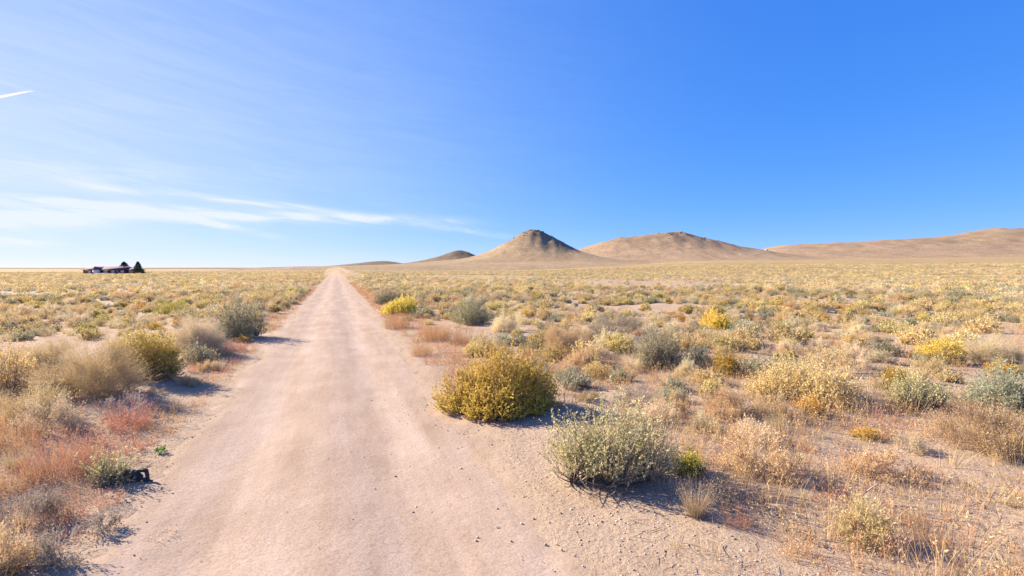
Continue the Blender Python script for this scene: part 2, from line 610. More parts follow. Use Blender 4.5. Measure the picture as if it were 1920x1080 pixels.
# ---------------------------------------------------------------- hills
def hill_material(name, c0, c1, rockc, rock_amt, sc):
    m, n, l = mat(name)
    o = N(n, 'ShaderNodeOutputMaterial')
    p = N(n, 'ShaderNodeBsdfPrincipled', inp={'Roughness': 0.95, 'Specular IOR Level': 0.1})
    t = N(n, 'ShaderNodeTexCoord')
    a = N(n, 'ShaderNodeTexNoise', inp={'Scale': 0.012 * sc, 'Detail': 6.0, 'Roughness': 0.6})
    b = N(n, 'ShaderNodeTexNoise', inp={'Scale': 0.14 * sc, 'Detail': 6.0, 'Roughness': 0.75})
    for q in (a, b):
        l.new(t.outputs['Object'], q.inputs['Vector'])
    r = N(n, 'ShaderNodeValToRGB')
    e = r.color_ramp.elements
    e[0].position, e[0].color = 0.35, (*c0, 1)
    e[1].position, e[1].color = 0.65, (*c1, 1)
    l.new(a.outputs[0], r.inputs[0])
    r2 = N(n, 'ShaderNodeValToRGB')
    e = r2.color_ramp.elements
    e[0].position, e[0].color = 0.38, (0.66, 0.64, 0.60, 1)
    e[1].position, e[1].color = 0.58, (1.06, 1.06, 1.06, 1)
    l.new(b.outputs[0], r2.inputs[0])
    mx = N(n, 'ShaderNodeMixRGB', blend_type='MULTIPLY', inp={0: 0.9})
    l.new(r.outputs[0], mx.inputs[1])
    l.new(r2.outputs[0], mx.inputs[2])
    at = N(n, 'ShaderNodeAttribute', attribute_name='rocky')
    rr = N(n, 'ShaderNodeMath', operation='MULTIPLY', inp={1: rock_amt})
    l.new(at.outputs['Fac'], rr.inputs[0])
    rr2 = N(n, 'ShaderNodeMath', operation='MULTIPLY')
    inv = N(n, 'ShaderNodeMapRange', inp={1: 0.42, 2: 0.58, 3: 0.3, 4: 1.0})
    l.new(b.outputs[0], inv.inputs[0])
    l.new(rr.outputs[0], rr2.inputs[0])
    l.new(inv.outputs[0], rr2.inputs[1])
    mx2 = N(n, 'ShaderNodeMixRGB')
    l.new(rr2.outputs[0], mx2.inputs[0])
    l.new(mx.outputs[0], mx2.inputs[1])
    mx2.inputs[2].default_value = (*rockc, 1)
    l.new(mx2.outputs[0], p.inputs['Base Color'])
    bp = N(n, 'ShaderNodeBump', inp={'Strength': 0.4, 'Distance': 1.4 / sc})
    l.new(b.outputs[0], bp.inputs['Height'])
    l.new(bp.outputs[0], p.inputs['Normal'])
    l.new(p.outputs[0], o.inputs[0])
    return m


MH1 = hill_material('hill_grass', (0.274, 0.195, 0.120), (0.338, 0.252, 0.157), (0.137, 0.104, 0.073), 0.7, 1.0)
MH2 = hill_material('hill_grass_far', (0.281, 0.195, 0.126), (0.350, 0.252, 0.165), (0.163, 0.123, 0.092), 0.6, 0.7)
MH3 = hill_material('hill_dark', (0.163, 0.120, 0.081), (0.224, 0.164, 0.108), (0.100, 0.076, 0.058), 0.6, 0.7)


def hill(label, depth, bumps, ext, m, base=0.0, seed=0, n=170, rough=1.0):
    """bumps: (px, top_px above eye level, half width px, depth offset m, depth stretch, exponent)"""
    k = depth / FPX
    us0, us1, vs0, vs1 = ext
    u = np.linspace((us0 - 960) * k, (us1 - 960) * k, int(n * 1.5))
    v = np.linspace(depth + vs0, depth + vs1, n)
    U, Vv = np.meshgrid(u, v)
    H = np.zeros_like(U)
    for (px, top, hw, dv, st, ex) in bumps:
        kk = (depth + dv) / FPX
        uu = (px - 960) * kk
        q = ((U - uu) / (hw * kk)) ** 2 + ((Vv - depth - dv) / (hw * kk * st)) ** 2
        H = np.maximum(H, 0) + top * kk / (1 + q) ** ex
    top_h = H.max()
    rel = H / top_h
    gul = (fbm(U / 95, Vv / 95, seed, 5) - 0.5) * 15 * rough * rel ** 0.8 - np.abs(fbm(U / 42 + 7, Vv / 120, seed + 5, 4) - 0.5) * 16 * rough * rel ** 0.8 + 2.0 * rel
    crag = np.abs(fbm(U / 16, Vv / 16, seed + 9, 4) - 0.5) * 14 * rough * sstep(rel, 0.75, 1.0)
    H = H + gul + crag
    X = U * RGT[0] + Vv * FWD[0]
    Y = U * RGT[1] + Vv * FWD[1]
    edge = np.minimum.reduce([sstep(U, u[0], u[0] + 0.1 * (u[-1] - u[0])), 1 - sstep(U, u[-1] - 0.1 * (u[-1] - u[0]), u[-1]),
                              sstep(Vv, v[0], v[0] + 0.15 * (v[-1] - v[0])), 1 - sstep(Vv, v[-1] - 0.15 * (v[-1] - v[0]), v[-1])])
    gb = g0(X, Y)
    Z = np.maximum(EYE + H, gb - 3) * edge + (gb - 8) * (1 - edge) + base * edge
    nx, ny = len(u), len(v)
    V = np.stack([X, Y, Z], -1).reshape(-1, 3)
    i = np.arange(ny - 1)[:, None] * nx
    j = np.arange(nx - 1)[None, :]
    F = np.stack([i + j, i + j + 1, i + nx + j + 1, i + nx + j], -1).reshape(-1, 4)
    me = make_mesh('hill', V, F, [m], smooth=True)
    ra = me.attributes.new('rocky', 'FLOAT', 'POINT')
    rk = sstep(rel + (fbm(U / 40, Vv / 40, seed + 3, 4) - 0.5) * 0.8, 0.55, 0.85)
    ra.data.foreach_set('value', rk.ravel().astype(np.float32))
    return add('hill', me, kind='structure', label=label)


HILL = [hill('steep cone shaped tan hill with a dark rocky top', 1250,
             [(1001, 58, 74, 0, 1.0, 1.1), (1003, 11, 210, 0, 0.8, 1.0)], (560, 1480, -560, 600), MH1, 0, seed=3),
        hill('broad tan hill with a flat shoulder and rocky peak behind the cone hill', 1900,
             [(1160, 6.7, 40, 30, 1.3, 1), (1268, 7.3, 30, 0, 1.3, 1), (1230, 19.6, 200, 60, 0.8, 1), (1120, 12.9, 80, 60, 1.2, 1),
              (1400, 18.3, 120, 20, 0.8, 1), (1300, 9.3, 60, 0, 1.2, 1), (1225, 25.4, 160, 40, 0.9, 2)],
             (760, 1860, -620, 800), MH2, 0, seed=11),
        hill('long pale ridge rising to the right edge of the view', 2700,
             [(1855, 6.6, 50, 50, 2.0, 1), (1450, 14.9, 120, 0, 1.2, 1.5), (1560, 15.8, 200, 0, 0.9, 1.5), (1680, 2.7, 130, -60, 1.0, 1.5),
              (1880, 9.3, 100, 60, 1.5, 1.5), (2050, 26.7, 200, 80, 0.9, 1.5), (2250, 47.6, 200, 100, 0.9, 1.5), (1800, 43.6, 400, 60, 0.6, 2)],
             (1050, 3000, -1100, 1300), MH2, 0, seed=21, n=200)]
hill('low dark flat topped hill left of the cone hill', 2300,
     [(864, 27, 58, 0, 1.4, 1.5), (810, 10, 90, 0, 1.2, 1.0)], (560, 1180, -400, 500), MH3, -2, seed=31, rough=0.5)
hill('faint low dark hill where the road meets the horizon', 3600,
     [(722, 12, 62, 0, 1.4, 1.3), (660, 4, 60, 0, 1.2, 1.0)], (520, 980, -400, 500), MH3, 0, seed=41, n=90, rough=0.2)
hill('low far ridge along the left horizon', 9000,
     [(-150, 2.2, 420, 0, 0.6, 1.5), (420, 1.6, 260, 0, 0.8, 1.5)], (-900, 700, -1800, 1800), MH3, 0, seed=51, n=70, rough=0.1)

# ---------------------------------------------------------------- plant generators
def unit(v):
    return v / np.maximum(np.linalg.norm(v, axis=-1, keepdims=True), 1e-9)


class Geo:
    def __init__(s):
        s.V, s.F, s.C, s.M, s.n = [], [], [], [], 0

    def quads(s, V, F, col, mi):
        s.V.append(V)
        s.F.append(F + s.n)
        s.C.append(np.broadcast_to(col, V.shape))
        s.M.append(np.full(len(F), mi))
        s.n += len(V)

    def mesh(s, name, mats):
        return make_mesh(name, np.vstack(s.V), np.vstack(s.F), mats, np.concatenate(s.M), np.vstack(s.C))


def leaves(geo, P, D, ln, wd, col, r, mi=0):
    """diamond leaves at P along D"""
    n = len(P)
    side = unit(np.cross(D, r.normal(size=(n, 3))))
    ln = ln[:, None] if np.ndim(ln) else ln
    wd = wd[:, None] if np.ndim(wd) else wd
    mid = P + D * ln * 0.45
    V = np.stack([P, mid + side * wd * 0.5, P + D * ln, mid - side * wd * 0.5], 1).reshape(-1, 3)
    F = np.arange(n * 4).reshape(-1, 4)
    geo.quads(V, F, np.repeat(col, 4, 0), mi)


def ribbons(geo, P, D, L, bend, w, col, r, mi=0, seg=3, colt=None):
    """thin tapering strips that curve: D start direction, bend added towards the end"""
    n = len(P)
    side = unit(np.cross(D, r.normal(size=(n, 3))))
    t = np.linspace(0, 1, seg + 1)
    L = np.asarray(L).reshape(-1, 1)
    rows = []
    cols = []
    for k in t:
        c = P + D * L * k + bend * L * k * k
        ww = w * (1 - 0.8 * k)
        rows += [c + side * ww, c - side * ww]
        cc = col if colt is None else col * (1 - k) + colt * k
        cols += [cc, cc]
    V = np.stack(rows, 1)
    Cc = np.stack(cols, 1).reshape(-1, 3)
    m = 2 * (seg + 1)
    b = np.arange(n)[:, None, None] * m
    f = np.array([[2 * q, 2 * q + 1, 2 * q + 3, 2 * q + 2] for q in range(seg)])[None]
    geo.quads(V.reshape(-1, 3), (b + f).reshape(-1, 4), Cc, mi)
    return P + D * L + bend * L


def tubes(geo, P0, P1, P2, w0, w1, col, mi=0, seg=4):
    """three sided twigs along a bezier"""
    n = len(P0)
    t = np.linspace(0, 1, seg + 1)
    a = unit(np.cross(unit(P2 - P0), np.array([[0.31, 0.77, 0.2]])))
    b = unit(np.cross(unit(P2 - P0), a))
    w0 = np.asarray(w0).reshape(-1, 1)
    w1 = np.asarray(w1).reshape(-1, 1)
    rows = []
    for k in t:
        c = P0 * (1 - k) ** 2 + 2 * P1 * k * (1 - k) + P2 * k * k
        w = w0 * (1 - k) + w1 * k
        for q in range(3):
            an = q * 2.0944
            rows.append(c + (a * math.cos(an) + b * math.sin(an)) * w)
    V = np.stack(rows, 1)
    m = 3 * (seg + 1)
    f = np.array([[3 * s + q, 3 * s + (q + 1) % 3, 3 * s + 3 + (q + 1) % 3, 3 * s + 3 + q] for s in range(seg) for q in range(3)])[None]
    bb = np.arange(n)[:, None, None] * m
    geo.quads(V.reshape(-1, 3), (bb + f).reshape(-1, 4), np.array(col)[None], mi)


def pick(r, n, pal):
    pal = np.array(pal)
    i = r.integers(0, len(pal), n)
    j = r.integers(0, len(pal), n)
    k = r.random((n, 1))
    return pal[i] * k + pal[j] * (1 - k)


def dome(r, n, R, H, lo=0.5, low_el=-0.05):
    """points spread through the outer shell of a lumpy mound, with the outward direction"""
    a = r.random(n) * 2 * math.pi
    se = low_el + (1 - low_el) * r.random(n) ** 1.05
    ce = np.sqrt(np.maximum(0, 1 - se ** 2))
    ph = r.random(6) * 6.28
    lump = 1 + 0.13 * np.sin(2 * a + ph[0]) + 0.12 * np.sin(3 * a + ph[1] + 2.2 * se) + 0.10 * np.sin(5 * a + ph[2] - 3 * se) \
        + 0.08 * np.sin(8 * a + ph[3] + 5 * se) + 0.08 * np.sin(7 * se + ph[4] + a)
    q = (lo + (1 - lo) * r.random(n) ** 0.6) * lump
    D = np.stack([ce * np.cos(a), ce * np.sin(a), se], -1)
    P = D * q[:, None] * np.array([R, R, H])
    P[:, 2] = np.maximum(P[:, 2], 0.03)
    return P, unit(D * np.array([1 / R, 1 / R, 1 / H])), q


PAL = {
    'yellow_saltbush': [(0.80, 0.645, 0.13), (0.75, 0.625, 0.11), (0.62, 0.55, 0.09), (0.81, 0.63, 0.20)],
    'green_saltbush': [(0.585, 0.564, 0.282), (0.665, 0.615, 0.343), (0.494, 0.494, 0.242), (0.645, 0.554, 0.282)],
    'sagebrush': [(0.405, 0.387, 0.234), (0.486, 0.441, 0.297), (0.342, 0.333, 0.198), (0.468, 0.396, 0.252)],
    'blue_sage': [(0.405, 0.423, 0.288), (0.486, 0.486, 0.333), (0.360, 0.369, 0.243)],
    'rabbit_leaf': [(0.414, 0.351, 0.126), (0.486, 0.396, 0.162), (0.342, 0.288, 0.108)],
    'rabbit_flower': [(0.756, 0.576, 0.099), (0.720, 0.522, 0.090), (0.738, 0.594, 0.198)],
    'orange_flower': [(0.648, 0.378, 0.081), (0.594, 0.324, 0.072)],
    'straw': [(0.612, 0.468, 0.270), (0.558, 0.414, 0.225), (0.666, 0.531, 0.324), (0.504, 0.369, 0.207)],
    'pale_straw': [(0.666, 0.558, 0.369), (0.612, 0.495, 0.315), (0.702, 0.612, 0.423)],
    'rust': [(0.558, 0.297, 0.144), (0.594, 0.369, 0.189), (0.486, 0.234, 0.117), (0.594, 0.423, 0.234)],
    'red': [(0.612, 0.306, 0.198), (0.558, 0.243, 0.171), (0.630, 0.396, 0.252), (0.504, 0.270, 0.180)],
    'gold': [(0.719, 0.574, 0.270), (0.661, 0.535, 0.238), (0.583, 0.485, 0.216), (0.739, 0.604, 0.346)],
    'soft_flower': [(0.666, 0.513, 0.207), (0.630, 0.468, 0.180), (0.666, 0.540, 0.279)],
    'grey': [(0.414, 0.342, 0.279), (0.495, 0.414, 0.333), (0.342, 0.279, 0.234)],
    'lime': [(0.468, 0.450, 0.090), (0.522, 0.477, 0.117), (0.396, 0.396, 0.090)],
}
TW = (0.2, 0.17, 0.14)


def gen_leafy(geo_f, geo_s, r, R, H, pal, n_shoot, n_leaf, leaf, shoot, up=0.5, lo=0.5, stems=30, twig=0.006, orange=None, low_el=-0.05):
    P, D, q = dome(r, n_shoot, R, H, lo, low_el)
    d = unit(D * (1 - up) + np.array([0, 0, up]) + r.normal(size=P.shape) * 0.28)
    L = shoot * (0.6 + 0.8 * r.random((n_shoot, 1)))
    bend = r.normal(size=P.shape) * 0.2 + np.array([0, 0, 0.15])
    B = P - d * L * 0.5
    B[:, 2] = np.maximum(B[:, 2], 0.02)
    s = r.random((n_shoot, n_leaf, 1)) ** 0.8
    LP = (B[:, None] + d[:, None] * L[:, None] * s + bend[:, None] * L[:, None] * s * s).reshape(-1, 3)
    ld = unit(np.repeat(d, n_leaf, 0) * 0.7 + r.normal(size=LP.shape) * 0.55)
    sc = pick(r, n_shoot, pal) * (0.8 + 0.4 * fbm(P[:, 0] * 5 / max(R, 0.3) + 31, P[:, 1] * 5 / max(R, 0.3) + P[:, 2] * 6, int(r.integers(1, 999)), 2))[:, None]
    if orange is not None:
        w = sstep(fbm(P[:, 0] * 2.2 / R + 9, P[:, 1] * 2.2 / R + P[:, 2], 77, 2), 0.5, 0.68)[:, None] * 0.45
        sc = sc * (1 - w) + np.array(orange) * w
    cl = np.repeat(sc, n_leaf, 0) * (0.82 + 0.36 * r.random((len(LP), 1)))
    sz = leaf * (0.45 + 1.1 * r.random(len(LP)) ** 1.5)
    leaves(geo_f, LP, ld, sz, sz * 0.58, cl, r, 0)
    # the shoots themselves
    ribbons(geo_s, B, d, L[:, 0], bend, twig * 0.5, np.full((n_shoot, 3), 0.2), r, 1, 2)
    k = r.choice(n_shoot, min(stems, n_shoot), replace=False)
    P2 = P[k]
    base = r.normal(size=P2.shape) * np.array([R * 0.10, R * 0.10, 0]) + np.array([0, 0, -0.03])
    mid = base * 0.6 + P2 * np.array([0.55, 0.55, 0.28]) + r.normal(size=P2.shape) * 0.05 * R
    tubes(geo_s, base, mid, P2, twig * (1.2 + 1.4 * r.random(len(k))), np.full(len(k), twig * 0.35), TW, 1)
    return B + d * L + bend * L, d


def gen_rabbit(geo_f, geo_s, r, R, H, n_shoot, n_leaf, leaf, flower='rabbit_flower', stems=30, twig=0.005, fl=16, leafpal='rabbit_leaf'):
    tips, td = gen_leafy(geo_f, geo_s, r, R * 0.92, H * 0.9, PAL[leafpal], n_shoot, n_leaf, leaf, H * 0.24, up=0.55, lo=0.5, stems=stems, twig=twig)
    k = np.where(tips[:, 2] > H * (0.30 + 0.25 * r.random(len(tips))))[0]
    P, D = tips[k], td[k]
    nf = len(k)
    n = nf * fl
    PP = np.repeat(P, fl, 0) + r.normal(size=(n, 3)) * leaf * np.array([1.5, 1.5, 0.9])
    dd = unit(np.repeat(D, fl, 0) * 0.4 + np.array([0, 0, 0.7]) + r.normal(size=(n, 3)) * 0.5)
    cl = np.repeat(pick(r, nf, PAL[flower]), fl, 0) * (0.85 + 0.3 * r.random((n, 1)))
    sz = leaf * (0.55 + 0.6 * r.random(n))
    leaves(geo_f, PP, dd, sz, sz * 0.7, cl, r, 0)


def gen_straw(geo_f, geo_s, r, R, H, pal, n, w=0.003, L=0.3, fluff=2, stems=20, up=0.5):
    """wispy dry mound: fine curved stalks through the whole volume, small dry bracts on them"""
    nc = max(14, n // 70)
    Pc, Dc, q = dome(r, nc, R * 0.80, H * 0.76, 0.45, -0.03)
    ci = r.integers(0, nc, n)
    P = Pc[ci] + r.normal(size=(n, 3)) * 0.09 * np.array([R, R, H])
    P[:, 2] = np.maximum(P[:, 2], 0.02)
    D = Dc[ci]
    d = unit(D * (1 - up) + np.array([0, 0, up]) + r.normal(size=P.shape) * 0.38)
    l = L * (0.55 + 0.9 * r.random(n))
    c = pick(r, n, pal) * 0.5 + pick(r, nc, pal)[ci] * 0.5 * (0.85 + 0.3 * r.random((nc, 1)))[ci]
    bend = D * 0.25 + r.normal(size=P.shape) * 0.15
    tip = ribbons(geo_f, P, d, l, bend, w, c, r, 0, 3, c)
    if fluff:
        m = n * fluff
        PP = np.repeat(tip, fluff, 0) - np.repeat(d * l[:, None], fluff, 0) * (r.random((m, 1)) * 0.6)
        PP = PP + r.normal(size=PP.shape) * w * 3
        dd = unit(np.repeat(d, fluff, 0) + r.normal(size=PP.shape) * 0.5)
        sz = w * 9 * (0.6 + 0.9 * r.random(m))
        leaves(geo_f, PP, dd, sz, sz * 0.38, np.repeat(c, fluff, 0) * (0.9 + 0.22 * r.random((m, 1))), r, 0)
    k = r.choice(n, min(stems, n), replace=False)
    P2 = P[k]
    base = r.normal(size=P2.shape) * np.array([R * 0.15, R * 0.15, 0]) + np.array([0, 0, -0.02])
    tubes(geo_s, base, base * 0.6 + P2 * np.array([0.5, 0.5, 0.4]), P2, np.full(len(k), w * 1.6), np.full(len(k), w * 0.6), (0.3, 0.22, 0.15), 1)


def gen_grass(geo_f, geo_s, r, R, H, pal, n, w=0.0025, heads=3):
    a = r.random(n) * 6.283
    q = np.sqrt(r.random(n)) * R * 0.45
    P = np.stack([q * np.cos(a), q * np.sin(a), np.full(n, -0.02)], -1)
    out = np.stack([np.cos(a), np.sin(a), np.zeros(n)], -1)
    lean = 0.12 + 0.5 * r.random((n, 1)) ** 1.6
    d = unit(out * lean * R / H * 1.1 + np.array([0, 0, 1]) + r.normal(size=P.shape) * 0.12)
    l = H * (0.45 + 0.6 * r.random(n))
    c = pick(r, n, pal)
    bend = out * 0.28 * r.random((n, 1)) + np.array([0, 0, -0.06]) + r.normal(size=P.shape) * 0.08
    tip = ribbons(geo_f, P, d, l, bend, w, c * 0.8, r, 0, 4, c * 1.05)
    if heads:
        k = np.arange(n)[l > H * 0.7]
        m = len(k) * heads
        PP = np.repeat(tip[k], heads, 0) - np.repeat(d[k], heads, 0) * r.random((m, 1)) * H * 0.2
        sz = w * 9 * (0.6 + 0.8 * r.random(m))
        leaves(geo_f, PP, unit(np.repeat(d[k], heads, 0) + r.normal(size=PP.shape) * 0.4), sz, sz * 0.3, np.repeat(c[k], heads, 0), r, 0)


def gen_weed(geo_f, geo_s, r, R, H, pal, n, w=0.003, leaf=0.02, nl=10, spread=0.5):
    """upright feathery annual: stalks with many tiny bracts"""
    a = r.random(n) * 6.283
    q = np.sqrt(r.random(n)) * R
    P = np.stack([q * np.cos(a), q * np.sin(a), np.full(n, -0.02)], -1) * np.array([0.6, 0.6, 1])
    out = np.stack([np.cos(a), np.sin(a), np.zeros(n)], -1)
    d = unit(out * spread * r.random((n, 1)) + np.array([0, 0, 1]) + r.normal(size=P.shape) * 0.22)
    l = H * (0.4 + 0.65 * r.random(n)) * (1 - 0.35 * (q / R) ** 2)
    c = pick(r, n, pal)
    bend = r.normal(size=P.shape) * 0.12
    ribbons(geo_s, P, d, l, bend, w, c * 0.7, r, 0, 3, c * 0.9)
    m = n * nl
    s = 0.15 + 0.85 * r.random((m, 1))
    ll = np.repeat(l, nl)[:, None]
    PP = np.repeat(P, nl, 0) + np.repeat(d, nl, 0) * ll * s + np.repeat(bend, nl, 0) * ll * s * s + r.normal(size=(m, 3)) * leaf * 1.0 * (1.3 - s)
    dd = unit(np.repeat(d, nl, 0) * 0.8 + r.normal(size=(m, 3)) * 0.6)
    sz = leaf * (0.5 + 0.9 * r.random(m))
    leaves(geo_f, PP, dd, sz, sz * 0.3, np.repeat(c, nl, 0) * (0.85 + 0.3 * r.random((m, 1))), r, 0)


def gen_dead(geo_f, geo_s, r, R, H, n, w=0.004, pal='grey', wisps=60):
    """leafless twiggy bush"""
    P, D, q = dome(r, n, R * 0.9, H * 0.9, 0.55, 0.05)
    base = r.normal(size=P.shape) * np.array([R * 0.08, R * 0.08, 0]) + np.array([0, 0, -0.02])
    tubes(geo_s, base, base * 0.5 + P * np.array([0.6, 0.6, 0.35]) + r.normal(size=P.shape) * 0.06 * R, P, np.full(n, w * 1.5), np.full(n, w * 0.4), TW, 1)
    k = wisps
    i = r.integers(0, n, k)
    Q = P[i] * (0.55 + 0.4 * r.random((k, 1)))
    d = unit(D[i] * 0.5 + np.array([0, 0, 0.4]) + r.normal(size=Q.shape) * 0.5)
    ribbons(geo_f, Q, d, 0.28 * R + 0.2 * R * r.random(k), r.normal(size=Q.shape) * 0.2, w * 0.5, pick(r, k, PAL[pal]), r, 0, 2)


def gen_one(kind, r, R, H, q):
    """q 2 hero, 1 near, 0 mid. Returns (foliage Geo, stem Geo)"""
    f, s = Geo(), Geo()
    area = max(0.15, R * R * 2 + R * H * 2)
    if q == 2:
        den, lf = 1.5, 0.8
    elif q == 1:
        den, lf = 0.75, 1.1
    else:
        den, lf = 0.48, 1.3
    ns = lambda k: max(24, int(k * area * den))
    if kind == 'yellow_saltbush':
        gen_leafy(f, s, r, R, H, PAL[kind], ns(430), 28, 0.035 * lf, 0.20, 0.32, 0.5, 26, 0.006, (0.72, 0.50, 0.20))
    elif kind == 'gold_shrub':
        gen_leafy(f, s, r, R, H, PAL['gold'], ns(270), 26, 0.033 * lf, 0.22, 0.4, 0.45, 26, 0.006)
    elif kind == 'green_saltbush':
        gen_leafy(f, s, r, R, H, PAL[kind], ns(165), 26, 0.031 * lf, 0.28, 0.45, 0.3, 90, 0.0065, low_el=0.24)
    elif kind == 'sagebrush':
        gen_leafy(f, s, r, R, H, PAL[kind], ns(280), 24, 0.030 * lf, 0.2, 0.6, 0.35, 36, 0.006)
    elif kind == 'blue_sage':
        gen_leafy(f, s, r, R, H, PAL[kind], ns(280), 24, 0.030 * lf, 0.16, 0.5, 0.35, 30, 0.006)
    elif kind == 'rabbitbrush':
        gen_rabbit(f, s, r, R, H, ns(240), 22, 0.031 * lf, 'rabbit_flower' if q == 2 else 'soft_flower')
    elif kind == 'orange_rabbitbrush':
        gen_rabbit(f, s, r, R, H, ns(240), 22, 0.031 * lf, 'orange_flower')
    elif kind == 'lime_bush':
        gen_leafy(f, s, r, R, H, PAL['lime'], ns(280), 22, 0.032 * lf, 0.2, 0.6, 0.35, 20, 0.006)
    elif kind == 'straw_shrub':
        gen_straw(f, s, r, R, H, PAL['straw'], ns(1150), 0.0026 * lf, H * 0.32, 5)
    elif kind == 'pale_shrub':
        gen_straw(f, s, r, R, H, PAL['pale_straw'], ns(1150), 0.0026 * lf, H * 0.30, 5)
    elif kind == 'grey_shrub':
        gen_straw(f, s, r, R, H, PAL['grey'], ns(900), 0.0027 * lf, H * 0.32, 4)
    elif kind == 'grass_tuft':
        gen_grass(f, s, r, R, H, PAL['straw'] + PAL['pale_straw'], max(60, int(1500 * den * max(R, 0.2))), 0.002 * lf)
    elif kind == 'rust_weed':
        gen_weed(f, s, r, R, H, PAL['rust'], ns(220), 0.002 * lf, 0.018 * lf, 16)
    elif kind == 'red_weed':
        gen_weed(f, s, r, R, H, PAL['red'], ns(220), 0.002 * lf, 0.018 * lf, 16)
    elif kind == 'dead_bush':
        gen_dead(f, s, r, R, H, ns(110), 0.005, wisps=ns(300))
    return f, s


MATS = {k: ([M_STRAW, M_TWIG] if k in ('straw_shrub', 'pale_shrub', 'grey_shrub', 'grass_tuft', 'rust_weed', 'red_weed') else [M_LEAF, M_TWIG])
        for k in ('yellow_saltbush', 'gold_shrub', 'green_saltbush', 'sagebrush', 'blue_sage', 'rabbitbrush', 'orange_rabbitbrush', 'lime_bush', 'straw_shrub',
                  'pale_shrub', 'grey_shrub', 'grass_tuft', 'rust_weed', 'red_weed', 'dead_bush')}
MATS['dead_bush'] = [M_DEAD, M_DEAD]
ONE_PART = ('grass_tuft',)


LOBED = ('yellow_saltbush', 'gold_shrub', 'green_saltbush', 'sagebrush', 'blue_sage', 'rabbitbrush', 'orange_rabbitbrush', 'straw_shrub', 'pale_shrub')
SKIRT = {'yellow_saltbush': [(0.10, 0.0, 0.70, 1.04), (-0.50, -0.05, 0.50, 0.62), (0.52, 0.05, 0.46, 0.70), (-0.12, -0.42, 0.44, 0.50)],
         'green_saltbush': [(0.0, 0.05, 0.70, 1.0), (-0.50, 0.1, 0.48, 0.80), (0.54, 0.1, 0.50, 0.82)]}


def gen(kind, r, R, H, q):
    """bushes grow as several uneven lobes that run into one another"""
    if kind not in LOBED:
        return gen_one(kind, r, R, H, q)
    if q == 2 and kind in SKIRT:
        lob = SKIRT[kind]
    else:
        a0 = r.random() * 6.283
        lob = [(0.12 * math.cos(a0), 0.12 * math.sin(a0), 0.74, 1.0)]
        for k in range(int(r.integers(2, 4))):
            a = a0 + 2.0 * k + 1.6 + r.random()
            w = 0.34 + 0.22 * r.random()
            lob.append(((0.98 - w) * math.cos(a), (0.98 - w) * math.sin(a), w, 0.5 + 0.42 * r.random()))
    f, s = Geo(), Geo()
    for (ox, oy, w, h) in lob:
        for dst, src in zip((f, s), gen_one(kind, r, R * w, H * h, q)):
            for V, F, Cc, M in zip(src.V, src.F, src.C, src.M):
                dst.V.append(V + np.array([ox * R, oy * R, 0.0]))
                dst.F.append(F + dst.n)
                dst.C.append(Cc)
                dst.M.append(M)
            dst.n += src.n
    if q == 2 and kind == 'green_saltbush':
        gen_dead(s, s, r, R * 0.95, H * 0.42, 70, 0.0065, wisps=160)
    return f, s


def parts_meshes(kind, r, R, H, q):
    f, s = gen(kind, r, R, H, q)
    fm = f.mesh(kind + '_foliage', MATS[kind]) if f.n else None
    sm = s.mesh(kind + '_stems', MATS[kind]) if s.n else None
    return fm, sm


def whole_mesh(kind, r, R, H, q):
    f, s = gen(kind, r, R, H, q)
    if s.n:
        off = f.n
        for V, F, Cc, M in zip(s.V, s.F, s.C, s.M):
            f.V.append(V)
            f.F.append(F + off)
            f.C.append(Cc)
            f.M.append(M)
            f.n += len(V)
    return f.mesh(kind, MATS[kind])


def place_parts(name, fm, sm, loc, rz, label, cat, group=None, scale=None, part=('foliage', 'stems')):
    if sm is None:
        return add(name, fm, None, loc, rz, label, cat, group, scale=scale)
    e = add(name, None, None, loc, rz, label, cat, group, scale=scale)
    add(part[0], fm, e)
    add(part[1], sm, e)
    return e


